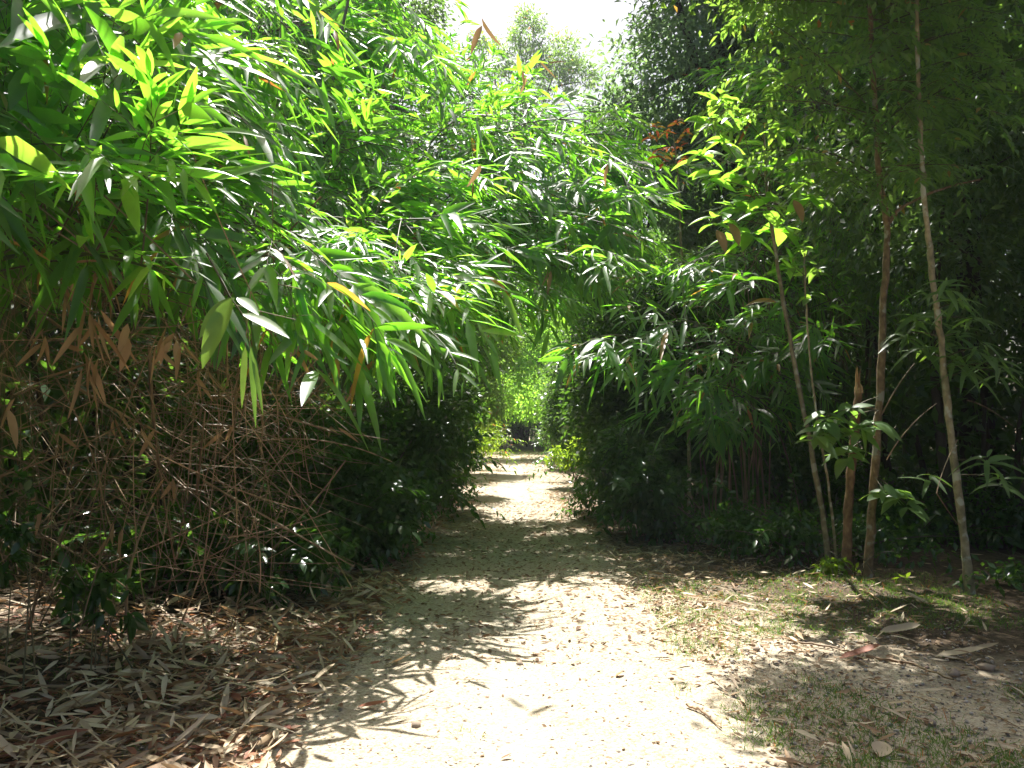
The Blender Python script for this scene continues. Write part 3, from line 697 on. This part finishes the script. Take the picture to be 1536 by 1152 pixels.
# leaning slender tree with large yellow-green leaves
d = 8.3
t1 = thing('sapling', at_ground(1245, 860, d), 'thin leaning tree with large fresh green sunlit leaves at its top', 'sapling')
c = trunk_part(t1, [(1246, 862), (1229, 740), (1202, 600), (1180, 480), (1162, 370), (1150, 285), (1146, 200)], d, .029, .013, 'pale_bark', seed=1)
rng = np.random.default_rng(71)
for px, py, n in [(1130, 250, 9), (1085, 215, 9), (1060, 180, 8), (1065, 265, 9), (1165, 195, 8), (1205, 235, 9), (1100, 310, 9), (1150, 310, 9), (1215, 300, 8), (1075, 330, 7), (1175, 340, 8), (1110, 170, 8), (1050, 235, 7), (1195, 270, 8),
                  (1125, 355, 8), (1100, 355, 6), (1160, 250, 9), (1110, 275, 9), (1080, 150, 7)]:
    a = TAcc(); e = W(px, py, d + rng.uniform(-.5, .5)); s = c[rng.integers(28, 40)]
    limb(a, s, e, .006, .003, rng)
    whorl(a, rng, e, n, .29, .5, 0, (0.1, -.2, 1), 6)
    a.part('leafy_branch', [M['broad_leaf'], M['twig']], t1)
for px, py in [(1190, 300), (1095, 335), (1075, 345)]:
    a = TAcc(); o = W(px, py, d - .2); leaves(a, [o], [[.3, -.2, -.9]], [[.3, -.9, .2]], [.24], [.12], 0, 6, .1, .4, 'oval'); a.part('dead_leaf', [M['hanging_dead_leaf']], t1)

# very thin sapling just right of it
t2 = thing('sapling', at_ground(1256, 840, 8.4), 'pencil-thin sapling between the leaning tree and the snapped trunk', 'sapling')
c = trunk_part(t2, [(1257, 842), (1243, 730), (1222, 600), (1210, 470), (1206, 380)], 8.4, .015, .008, 'pale_bark', seed=2, sides=7)
for px, py, n in [(1205, 370, 8), (1225, 400, 7), (1185, 395, 7), (1215, 440, 6)]:
    a = TAcc(); e = W(px, py, 8.4); limb(a, c[rng.integers(30, 40)], e, .004, .002, rng); whorl(a, rng, e, n, .17, .4); a.part('leafy_branch', [M['olive_leaf'], M['twig']], t2)

# snapped trunk
t3 = thing('broken_trunk', at_ground(1269, 868, 8.1), 'snapped orange-brown trunk with a splintered top between two living stems', 'tree stump')
c = trunk_part(t3, [(1269, 870), (1273, 760), (1281, 660), (1288, 585)], 8.1, .045, .038, 'orange_bark', seed=3, sides=14, flare=.6, wob=.0025)
a = TAcc(); top = c[-1]
for k in range(13):
    th = k / 13 * 2 * PI; rr = .032; h = rng.uniform(.06, .13) + (.17 if k in (2, 3, 4) else 0)
    o = top + np.array([math.cos(th) * rr, math.sin(th) * rr, -.03])
    tube(a, [o, o + [0, 0, h * .6], o + np.array([rng.normal(0, .012), rng.normal(0, .012), h])], [.012, .009, .001], 5, 0)
tube(a, [top - [0, 0, .02], top + [0, 0, .02]], [.034, .022], 10, 0)
a.part('splintered_top', [M['split_wood']], t3, label='pale freshly split wood')

# taller tree with a kink and a fork
d = 8.0
t4 = thing('sapling', at_ground(1301, 872, d), 'tall tan-barked slender tree with a kink and fork below its feathery crown', 'sapling')
c = trunk_part(t4, [(1301, 874), (1308, 760), (1318, 620), (1325, 470), (1331, 345), (1320, 270), (1311, 130), (1304, 0), (1298, -140)], d, .042, .022, 'tan_bark', n=60, seed=4)
trunk_part(t4, [(1331, 338), (1352, 312), (1400, 288), (1470, 268)], d, .022, .008, 'tan_bark', name='limb', n=16, sides=8, flare=0, seed=5)
rng = np.random.default_rng(72)
def crown_pinnate(root, c, spots, mats, seed, d, L=.10, ln=.36, lo=.55):
    rng = np.random.default_rng(seed)
    for px, py, k in spots:
        a = TAcc(); e = W(px, py, d + rng.uniform(-1.0, 1.0))
        pool = c[int(len(c) * lo):]; s = pool[np.argmin(np.linalg.norm(pool - e, axis=1) + rng.uniform(0, .8, len(pool)))]
        limb(a, s, e, .008, .003, rng)
        for q in range(k):
            f = rng.uniform(.35, 1); o = s * (1 - f) + e * f + [0, 0, .1 * f * (1 - f)]
            t = rng.normal(0, 1, 3); t[2] = -abs(t[2]) * .3; pinnate(a, rng, o, unit(t) + unit(e - s) * .7, ln * rng.uniform(.7, 1.2), 13, L, .36)
        a.part('leafy_branch', mats, root)
spots = [(rng.uniform(1080, 1600), rng.uniform(-230, 270), 10) for _ in range(66)]
spots = [s for s in spots if s[1] < 330 - abs(s[0] - 1330) * .65]
crown_pinnate(t4, c, spots + [(1110, 20, 9), (1150, 60, 9), (1120, 110, 7), (1200, 110, 9), (1390, 250, 6), (1460, 250, 6), (1400, 200, 8)], [M['olive_leaf'], M['twig']], 73, d)
a = TAcc(); blob_leaves(a, np.random.default_rng(79), [((3.7, 8.8, 7.3), (1.3, 1.3, .9)), ((4.6, 10.2, 8.2), (1.2, 1.2, .8)), ((4.6, 9.2, 7.6), (1.3, 1.2, .9)), ((3.9, 7.6, 6.9), (1.1, 1, .8)), ((1.9, 7.4, 6.6), (.8, 1, .6)), ((2.2, 6.4, 6.3), (.7, .8, .6)), ((3.2, 6.6, 6.5), (1, .9, .6)), ((4.4, 6.4, 6.6), (1, .9, .6)), ((1.55, 8.1, 7.0), (.7, .6, .5)), ((2.7, 7.6, 6.9), (.9, .7, .5)), ((1.4, 7.0, 6.5), (.6, .7, .5))], 40000, .13, .4, 0, 20, .25, .2, .4)
a.part('crown', [M['olive_leaf']], t4)  # unseen upper crown, its balls placed to shade the lower right ground
for px, py, n in [(1255, 640, 8), (1225, 655, 7), (1290, 645, 8), (1270, 680, 8), (1240, 625, 6), (1310, 640, 6), (1275, 615, 5), (1345, 740, 7), (1325, 735, 6), (1360, 755, 5)]:
    a = TAcc(); e = W(px, py, d - .35 + rng.uniform(-.2, .2)); k = np.argmin(np.abs(c[:, 2] - e[2] - .1))
    limb(a, c[k], e, .006, .003, rng); whorl(a, rng, e, n + 2, .25, .4, 0, (0, -.35, 1), 5); a.part('leafy_branch', [M['olive_leaf'], M['twig']], t4)
a = TAcc(); limb(a, W(1318, 630, d), W(1372, 545, d - .1), .008, .004, rng); limb(a, W(1330, 690, d), W(1405, 605, d - .1), .006, .003, rng, 1)
a.part('dead_twig', [M['dry_cane'], M['dry_cane']], t4)

# right-hand grey-tan sapling with whorled leaves
d = 7.5
t5 = thing('sapling', at_ground(1456, 892, d), 'grey-tan sapling nearest the right edge with whorls of narrow leaves halfway up', 'sapling')
c = trunk_part(t5, [(1456, 894), (1442, 770), (1421, 610), (1409, 490), (1396, 390), (1386, 280), (1380, 180), (1376, 60), (1374, -80)], d, .037, .016, 'pale_bark', n=60, seed=6)
rng = np.random.default_rng(74)
for px, py, n in [(1400, 470, 9), (1375, 480, 9), (1435, 455, 9), (1440, 500, 9), (1470, 520, 8), (1360, 500, 7), (1415, 520, 8), (1385, 525, 8), (1490, 545, 8), (1460, 480, 8), (1430, 540, 7), (1395, 440, 7),
                  (1500, 560, 6), (1420, 430, 7), (1450, 550, 7), (1400, 240, 7), (1360, 215, 7), (1385, 170, 7), (1420, 200, 7), (1350, 130, 7), (1410, 120, 7), (1480, 690, 6), (1500, 720, 6), (1395, 720, 5)]:
    a = TAcc(); e = W(px, py, d + rng.uniform(-.4, .3)); k = np.argmin(np.abs(c[:, 2] - e[2] + .05) + rng.uniform(0, .1, len(c)))
    limb(a, c[k], e, .006, .003, rng); whorl(a, rng, e, n + 3, .30, .24, 0, (0, -.3, 1), 5, 'lance', .45); a.part('leafy_branch', [M['olive_leaf'], M['twig']], t5)
a = TAcc(); limb(a, W(1436, 660, d), W(1405, 740, d - .2), .006, .004, rng, 0, -.1); limb(a, W(1405, 740, d - .2), W(1440, 790, d), .005, .003, rng, 0, -.1)
limb(a, W(1450, 600, d), W(1520, 640, d - .1), .005, .003, rng, 0, .1)
a.part('dead_twig', [M['dry_cane']], t5)

shrub((3.45, 7.85), 'bright little seedlings at the foot of the snapped trunk', [B(1290, 868, 7.9, 30, 16), B(1340, 880, 7.8, 26, 14), B(1240, 850, 8, 30, 14)], 260, .075, 67, leaf='fresh_leaf', stems=5, cat='seedling', name='seedling', seg=3)
# thick dark trunk in the shade
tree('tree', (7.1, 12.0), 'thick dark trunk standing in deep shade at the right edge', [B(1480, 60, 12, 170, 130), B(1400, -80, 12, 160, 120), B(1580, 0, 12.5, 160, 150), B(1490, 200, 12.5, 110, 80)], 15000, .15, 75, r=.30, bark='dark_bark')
for (x, y, s, lab) in [(5.6, 10.2, 76, 'sapling crown of dull leaves filling the upper right corner'), (8.2, 9.0, 77, 'shaded understorey tree cut by the right edge of the view')]:
    tree('tree', (x, y), lab, [((x, y, 3.4), (1.3, 1.2, .9)), ((x - .7, y + .4, 4.6), (1.3, 1.2, 1)), ((x + .8, y, 5.2), (1.2, 1.2, 1))], 9000, .13, s, r=.08, leaf='tree_leaf', cheap=False, ratio=.4)

# red-leaved young tree above the path
t6 = thing('sapling', (2.7, 12.2, float(gz(2.7, 12.2))), 'young tree with orange-red new leaves beside the gap in the canopy', 'sapling')
c = trunk_part(t6, [(1034, 700), (1030, 520), (1022, 380), (1018, 280), (1010, 200)], 12.2, .03, .01, 'pale_bark', seed=8, sides=7)
rng = np.random.default_rng(78)
for px, py in [(985, 190), (1000, 195), (1015, 185), (975, 205), (1020, 215), (1005, 225), (995, 240), (1025, 240), (1030, 200), (985, 230)]:
    a = TAcc(); e = W(px, py, 12.2 + rng.uniform(-.3, .3)); limb(a, c[rng.integers(30, 40)], e, .005, .002, rng); whorl(a, rng, e, 8, .15, .38, seg=3); a.part('leafy_branch', [M['red_leaf'], M['twig']], t6)
a = TAcc()
for p, q in [((1018, 300), (955, 322)), ((1018, 310), (975, 345)), ((1020, 330), (1060, 360)), ((1018, 290), (985, 270)), ((1020, 350), (990, 400))]: limb(a, W(*p, 12.2), W(*q, 12.0), .006, .002, rng, 0)
a.part('bare_twig', [M['dry_cane']], t6)

# ------------------------------------------------------------------ background trees
tree('tree', (5.6, 20), 'huge dark tree with haze-tinted leaves towering behind the right side of the path',
     [B(970, 225, 20, 105, 105), B(1050, 120, 20, 150, 110), B(1050, 30, 20, 95, 90), B(1150, 40, 20.5, 140, 130), B(925, 170, 20, 45, 55), B(1080, 260, 20, 130, 100), B(985, 330, 20, 90, 70),
      B(1120, -120, 20, 170, 110), B(1010, -130, 20, 120, 110), B(1250, -60, 20, 150, 150), B(1250, 150, 20, 150, 120), B(1080, -300, 20, 170, 110), B(1220, -300, 20, 150, 120), B(900, -330, 19, 120, 110), B(1010, -430, 19, 160, 120), B(1180, -440, 19, 150, 110), B(1300, -250, 18, 170, 130)],  # the highest balls are unseen overhang, added to shade the right-hand bamboo
     90000, .2, 81, r=.35, leaf='hazy_far_leaf', ratio=.42, tight=.13)
tree('tree', (12, 36), 'tall dim tree behind the right-hand saplings', [B(1250, 120, 36, 170, 160), B(1400, 150, 36, 170, 160), B(1300, 320, 36, 170, 120), B(1180, 350, 36, 120, 90)], 26000, .3, 82, r=.4, leaf='hazy_far_leaf', ratio=.4, tight=.14)
tree('tree', (0.5, 62), 'pale feathery tree standing alone against the bright sky', [B(788, 45, 62, 26, 36), B(742, 90, 62, 30, 26), B(838, 85, 62, 36, 30), B(800, 110, 62, 34, 30), B(775, 190, 62, 60, 60), B(870, 120, 62, 26, 30), B(715, 60, 62, 14, 12), B(812, 60, 62, 14, 22)], 12000, .38, 83, r=.35, ratio=.3, tight=.2, leaf='olive_leaf')
tree('tree', (-6.2, 24), 'tall tree top rising behind the bamboo at the upper middle left', [B(600, 10, 24, 70, 50), B(540, 60, 24, 90, 80), B(470, 20, 24, 110, 80), B(600, 150, 24, 60, 70), B(560, 250, 24, 100, 90)], 22000, .2, 84, r=.25, tight=.15)
tree('tree', (-9, 17), 'broad dark tree hidden behind the left bamboo', [B(180, 60, 17, 220, 150), B(380, 120, 17, 170, 150), B(60, 220, 17, 200, 140), B(330, 320, 17, 180, 130)], 26000, .22, 85, r=.3, tight=.15)
tree('tree', (3.8, 58), 'dark tree closing the far end of the path on the right', [B(850, 560, 58, 60, 60), B(880, 440, 58, 70, 70), B(830, 350, 58, 60, 60), B(900, 320, 58, 70, 60), B(800, 420, 58, 50, 60)], 20000, .32, 86, r=.35, tight=.16)

# the forest mass on both sides and beyond the end: nobody could count its leaves and stems
def forest(name, label, boxes, n, size, ntr, seed, leaf='forest_leaf'):
    rng = np.random.default_rng(seed); a = Acc()
    vol = np.array([(b[1] - b[0]) * (b[3] - b[2]) * (b[5] - b[4]) for b in boxes], float); vol /= vol.sum()
    k = 34; nc = n // k
    w = rng.choice(len(boxes), nc, p=vol); Bx = np.array(boxes, float)[w]
    u = rng.random((nc, 3)); C = np.stack([Bx[:, 0] + u[:, 0] * (Bx[:, 1] - Bx[:, 0]), Bx[:, 2] + u[:, 1] * (Bx[:, 3] - Bx[:, 2]), Bx[:, 4] + u[:, 2] * (Bx[:, 5] - Bx[:, 4])], 1)
    P = (C[:, None] + rng.normal(0, size * 1.6, (nc, k, 3))).reshape(-1, 3)
    D = rng.normal(0, 1, P.shape); D[:, 2] -= .5; U = np.array([0, 0, 1.]) + rng.normal(0, .6, P.shape)
    ok = P[:, 2] > .05
    quads(a, P[ok], D[ok], U[ok], size * rng.uniform(.6, 1.3, ok.sum()), size * .42, 0)
    for i in range(ntr):
        b = boxes[rng.integers(len(boxes))]; x, y = rng.uniform(b[0], b[1]), rng.uniform(b[2], b[3]); h = rng.uniform(.6, 1) * b[5]
        p = np.array([x, y, float(gz(x, y)) - .1]); q = p + [rng.normal(0, .4), rng.normal(0, .4), h]
        tube(a, bez(p, (p + q) / 2 + rng.normal(0, .15, 3), q, 7), np.linspace(1, .5, 7) * rng.uniform(.03, .1), 6, 1)
    return tag(a.build(name, [M[leaf], M['dark_bark']]), label, 'forest', kind='stuff')
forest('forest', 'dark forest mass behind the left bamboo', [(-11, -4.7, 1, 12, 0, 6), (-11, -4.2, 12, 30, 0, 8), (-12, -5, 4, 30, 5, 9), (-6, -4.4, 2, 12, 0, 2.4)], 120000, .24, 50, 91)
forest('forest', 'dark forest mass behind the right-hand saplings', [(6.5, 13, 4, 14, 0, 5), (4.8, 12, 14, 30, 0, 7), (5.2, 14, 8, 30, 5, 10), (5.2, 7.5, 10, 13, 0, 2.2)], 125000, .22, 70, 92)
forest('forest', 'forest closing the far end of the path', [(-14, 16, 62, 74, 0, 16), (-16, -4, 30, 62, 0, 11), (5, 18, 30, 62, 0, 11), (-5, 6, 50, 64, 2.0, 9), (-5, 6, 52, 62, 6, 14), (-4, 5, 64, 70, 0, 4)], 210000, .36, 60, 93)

# ------------------------------------------------------------------ litter, pebbles, grass on the ground
def litter(name, label, cat, n, sampler, L, w, mat, seed, seg=3, lift=.02, tilt=.35, prof='lance', curl=.15):
    rng = np.random.default_rng(seed); a = Acc()
    xy = sampler(rng, n); n = len(xy)
    th = rng.uniform(0, 2 * PI, n)
    D = np.stack([np.cos(th), np.sin(th), rng.normal(0, tilt * .5, n)], 1)
    U = np.array([0, 0, 1.]) + rng.normal(0, tilt, (n, 3))
    LL = L * rng.uniform(.45, 1.25, n)
    P = np.stack([xy[:, 0], xy[:, 1], gz(xy[:, 0], xy[:, 1]) + rng.uniform(.006, lift, n) + np.abs(D[:, 2]) * LL * .5], 1) - D * (LL / 2)[:, None]
    leaves(a, P, D, U, LL, LL * w * rng.uniform(.6, 1.4, n), 0, seg, .0, .35, prof, rng.normal(0, curl, n))
    return tag(a.build(name, [M[mat]]), label, cat, kind='stuff')

def s_left(rng, n):
    y = 3 + 13 * rng.random(n) ** 1.6; edge = -path_w(y) + .1
    x = edge - np.abs(rng.normal(0, 1.5, n)) + rng.normal(0, .12, n)
    return np.stack([x, y], 1)
def s_right(rng, n):
    y = 3 + 15 * rng.random(n) ** 1.3; edge = path_w(y) - .05
    x = edge + np.abs(rng.normal(0, 1.3, n)) + rng.normal(0, .15, n)
    keep = rng.random(n) < np.clip((y - 4.2) / 2.5 + np.clip(x - 2.6, 0, 1) * .5, .4, 1)
    return np.stack([x, y], 1)[keep]
def s_path(rng, n):
    y = 2.8 + 9 * rng.random(n) ** 1.7; x = rng.uniform(-1.7, 1.7, n)
    keep = rng.random(n) < .4 + .6 * np.clip(np.abs(x) / 1.3, 0, 1) ** 1.5
    return np.stack([x, y], 1)[keep]
def s_far(rng, n):
    y = rng.uniform(9, 48, n); x = rng.normal(0, 1.7, n)
    keep = (np.abs(x) > .35); return np.stack([x, y], 1)[keep]
litter('leaf_litter', 'pale dry bamboo leaves heaped along the left verge', 'leaf litter', 7000, s_left, .18, .19, 'dry_leaf', 101, seg=4, lift=.10, tilt=.5)
litter('leaf_litter', 'small brown leaves scattered under the left bamboo', 'leaf litter', 9000, s_left, .075, .35, 'red_dry_leaf', 102, lift=.04, prof='oval')
litter('leaf_litter', 'shaded brown leaves under the right-hand trees', 'leaf litter', 2600, s_right, .14, .2, 'dry_leaf', 103, lift=.05)
litter('leaf_litter', 'small brown leaf scraps on the right verge', 'leaf litter', 9000, s_right, .055, .4, 'leaf_crumb', 104, lift=.02, prof='oval')
litter('leaf_litter', 'crumbs of brown leaf on the gravel of the path', 'leaf litter', 15000, s_path, .026, .4, 'leaf_crumb', 105, lift=.008, prof='oval')
litter('leaf_litter', 'dry leaves on the distant part of the path', 'leaf litter', 7000, s_far, .14, .25, 'dry_leaf', 106, lift=.03)
litter('leaf_litter', 'brown leaf crumbs on the shaded middle stretch of the path', 'leaf litter', 5500, lambda r, n: np.stack([r.normal(0, 1.0, n), r.uniform(5.2, 16, n)], 1), .06, .35, 'leaf_crumb', 107, lift=.015, prof='oval')

ICO = None
def rocks(acc, rng, P, size):
    """angular pebbles: squashed 6 x 4 balls with each corner pushed about"""
    n = len(P); nu, nv = 6, 4
    th = np.arange(nu) / nu * 2 * PI; ph = np.linspace(.12, PI - .12, nv)
    base = np.stack([np.sin(ph)[:, None] * np.cos(th), np.sin(ph)[:, None] * np.sin(th), np.cos(ph)[:, None] * np.ones(nu)], -1).reshape(-1, 3)
    V = base[None] * (1 + rng.normal(0, .16, (n, nu * nv, 1))) * (size[:, None] * np.stack([rng.uniform(.8, 1.4, n), rng.uniform(.7, 1.1, n), rng.uniform(.45, .75, n)], 1))[:, None]
    t = rng.uniform(0, 6.3, n); c, s = np.cos(t)[:, None], np.sin(t)[:, None]
    V = np.stack([V[..., 0] * c - V[..., 1] * s, V[..., 0] * s + V[..., 1] * c, V[..., 2]], -1) + P[:, None]
    f = [[i * nu + j, (i + 1) * nu + j, (i + 1) * nu + (j + 1) % nu, i * nu + (j + 1) % nu] for i in range(nv - 1) for j in range(nu)]
    f += [[0, 1, 2, 3], [0, 3, 4, 5], [(nv - 1) * nu + k for k in (3, 2, 1, 0)], [(nv - 1) * nu + k for k in (5, 4, 3, 0)]]
    F = (np.arange(n) * nu * nv)[:, None, None] + np.array(f)[None]
    acc.add(V, F, 0)
rng = np.random.default_rng(111); a = Acc()
n = 16000; y = 2.8 + 8 * rng.random(n) ** 1.9; x = rng.uniform(-1.9, 3.4, n)
sz = .004 + .010 * rng.random(n) ** 3
rocks(a, rng, np.stack([x, y, gz(x, y) + sz * .25 + .004], 1), sz)
tag(a.build('gravel', [M['stone']], smooth=False), 'loose gravel scattered over the path', 'gravel', kind='stuff')

def tuft(acc, rng, x, y, n, h, spread):
    P = np.stack([x + rng.normal(0, spread, n), y + rng.normal(0, spread, n), np.zeros(n)], 1); P[:, 2] = gz(P[:, 0], P[:, 1])
    D = rng.normal(0, .5, (n, 3)); D[:, 2] = 1
    leaves(acc, P, D, rng.normal(0, 1, (n, 3)), h * rng.uniform(.3, 1.1, n) * rng.choice([.7, 1, 1.7]), .005, 0, 3, .35 * rng.uniform(.3, 1.6, n), .3)
rng = np.random.default_rng(112); a = Acc()
cnt = 0
while cnt < 1500:
    x, y = rng.uniform(1.1, 4.2), 3.2 + 5 * rng.random() ** 1.4
    if vnoise(np.array(x * 1.6), np.array(y * 1.6), 21) > .42: tuft(a, rng, x, y, 24, .06, .055); cnt += 1
tag(a.build('grass', [M['grass_blade']]), 'thin short grass in the shade of the lower right corner', 'grass', kind='stuff')
a = Acc()
for _ in range(160):
    x, y = rng.uniform(-3.4, -1.3), rng.uniform(3.3, 5.2); tuft(a, rng, x, y, 14, .05, .05)
tag(a.build('grass', [M['grass_blade']]), 'grass blades poking through the litter at lower left', 'grass', kind='stuff')
for px, py, lab in [(1025, 1032, 'bright green grass tuft on the gravel right of the middle'), (1090, 1055, 'grass tuft at the shadow edge in the lower right'), (1015, 915, 'long low strip of grass beside the path at the leaf shadow'),
                    (695, 1095, 'tiny green sprout alone on the sunny gravel'), (1195, 995, 'small yellow-green tuft in the dappled right verge')]:
    dd = CAMZ * FPX / (py - 635); p = W(px, py, dd); a = TAcc(); rt_loc = (p[0], p[1], float(gz(p[0], p[1])))
    tuft(a, rng, p[0], p[1], 34, .05 if '695' not in lab else .03, .035)
    a.V = [v - np.array(rt_loc) for v in a.V]; o = a.build('grass_tuft', [M['grass_blade']]); o.location = rt_loc
    tag(o, lab, 'grass tuft')

def ground_leaf(px, py, ang, L, w, mat, lab, prof='lance', tilt=.15, curl=.12, name='dry_leaf', cat='dead leaf', seed=0):
    rng = np.random.default_rng(int(px * 7 + py)); dd = CAMZ * FPX / (py - 635); p = W(px, py, dd)
    loc = np.array([p[0], p[1], float(gz(p[0], p[1])) + .018]); D = np.array([math.cos(ang), math.sin(ang), tilt])
    a = Acc(); leaves(a, [loc - unit(D) * L / 2 + [0, 0, tilt * L * .4]], [D], [np.array([rng.normal(0, .25), rng.normal(0, .25) - .1, 1])], [L], [w], 0, 8, 0, .45, prof, np.array([curl]))
    o = a.build(name, [M[mat]], origin=loc); return tag(o, lab, cat)
for px, py, ang, L, w, mat, lab in [
    (597, 993, .5, .20, .045, 'dry_leaf', 'grey-brown dry sheath lying on the path at the shadow edge left of the middle'),
    (560, 1060, -.3, .19, .04, 'red_dry_leaf', 'dark red-brown curled sheath on the sunny gravel left of the middle'),
    (115, 1075, .8, .26, .08, 'dry_leaf', 'broad pale leaf in the shaded grass at lower left'),
    (40, 1020, .3, .22, .10, 'dry_leaf', 'folded cream sheath catching sun at the left edge'),
    (275, 1042, 1.2, .16, .10, 'dry_leaf', 'white sunlit curled leaf in the lower left litter'),
    (245, 1045, .2, .14, .08, 'red_dry_leaf', 'orange curled leaf beside the white one'),
    (60, 1135, .15, .45, .06, 'red_dry_leaf', 'long pinkish sheath at the bottom left corner'),
    (150, 1128, -.1, .42, .05, 'red_dry_leaf', 'long reddish strip lying across the bottom left litter'),
    (310, 975, 1.2, .24, .07, 'dry_leaf', 'pale upright sheath in the left verge litter'),
    (1375, 905, 2.0, .26, .07, 'dry_leaf', 'pale leaning leaf at the foot of the right saplings'),
    (1302, 958, 1.7, .16, .08, 'dry_leaf', 'small white crumpled leaf on the right verge'),
    (1350, 948, -.2, .28, .06, 'dry_leaf', 'flat tan sheath with a sun spot on the right verge'),
    (1440, 985, -.25, .30, .06, 'dry_leaf', 'long grey-tan sheath near the right edge'),
    (1290, 985, .15, .30, .06, 'red_dry_leaf', 'brown half-rolled sheath in the middle of the right verge'),
    (1322, 1120, 1.0, .12, .09, 'dry_leaf', 'tan broad leaf lying on the lower right grass'),
    (930, 1012, .6, .07, .035, 'hanging_dead_leaf', 'small yellow-brown leaf on the sunny gravel'),
    (760, 1128, .4, .06, .02, 'red_dry_leaf', 'small red-brown leaf at the bottom middle of the path')]:
    ground_leaf(px, py, ang, L, w, mat, lab, 'strip' if L > .25 else 'oval')
def stick(px0, py0, px1, py1, r, lab, mat='dry_cane'):
    P = []
    for px, py in ((px0, py0), ((px0 + px1) / 2, (py0 + py1) / 2 - 4), (px1, py1)):
        p = W(px, py, CAMZ * FPX / (py - 635)); P.append(np.array([p[0], p[1], float(gz(p[0], p[1])) + r + .01]))
    a = Acc(); c = spline(P, 12); c[:, 2] += np.abs(np.random.default_rng(int(px0)).normal(0, .006, 12)); tube(a, c, np.linspace(r, r * .5, 12), 6, 0)
    tag(a.build('stick', [M[mat]], origin=P[0]), lab, 'stick')
stick(1030, 1058, 1082, 1090, .008, 'forked brown twig on the edge of the sunlit gravel', 'red_dry_leaf' if False else 'dry_cane')
stick(1300, 985, 1430, 1020, .010, 'long tan stick lying across the right verge')
stick(1190, 965, 1290, 985, .009, 'grey stick half buried in the right verge leaves')
stick(1290, 890, 1330, 912, .012, 'short pale stick at the foot of the snapped trunk')
def stone(px, py, s, lab):
    rng = np.random.default_rng(int(px)); p = W(px, py, CAMZ * FPX / (py - 635)); loc = np.array([p[0], p[1], float(gz(p[0], p[1])) + s * .3])
    a = Acc(); rocks(a, rng, np.array([loc]), np.array([s])); tag(a.build('stone', [M['stone']], smooth=True, origin=loc), lab, 'stone')
for q in [(624, 1088, .032, 'yellowish stone standing out on the sunny gravel left of centre'), (1480, 1000, .05, 'grey stone at the right edge of the verge'), (1430, 1008, .045, 'pale grey stone beside the long stick on the right verge'),
          (1395, 1078, .035, 'light stone in the lower right grass'), (780, 992, .035, 'stone in the middle of the path at the shadow edge'), (1135, 975, .03, 'small stone in the dappled shade right of the path')]:
    stone(*q)

# ------------------------------------------------------------------ the bright damp air under the trees

if True:
    bm = Acc()
    x0, x1, y0, y1, z0, z1 = -30, 30, -6, 90, -2, 34
    V = [(x0, y0, z0), (x1, y0, z0), (x1, y1, z0), (x0, y1, z0), (x0, y0, z1), (x1, y0, z1), (x1, y1, z1), (x0, y1, z1)]
    bm.add(V, [[3, 2, 1, 0], [4, 5, 6, 7], [0, 1, 5, 4], [1, 2, 6, 5], [2, 3, 7, 6], [3, 0, 4, 7]])
    m, N, Lk, out = nt('haze')
    v = N('ShaderNodeVolumePrincipled'); v.inputs['Color'].default_value = (.85, .93, 1, 1); v.inputs['Density'].default_value = .0006; v.inputs['Anisotropy'].default_value = .3
    Lk(v.outputs[0], out.inputs['Volume'])
    tag(bm.build('haze', [m], smooth=False), 'thin bright haze hanging in the forest air', kind='stuff')
    cy.volume_bounces = 0
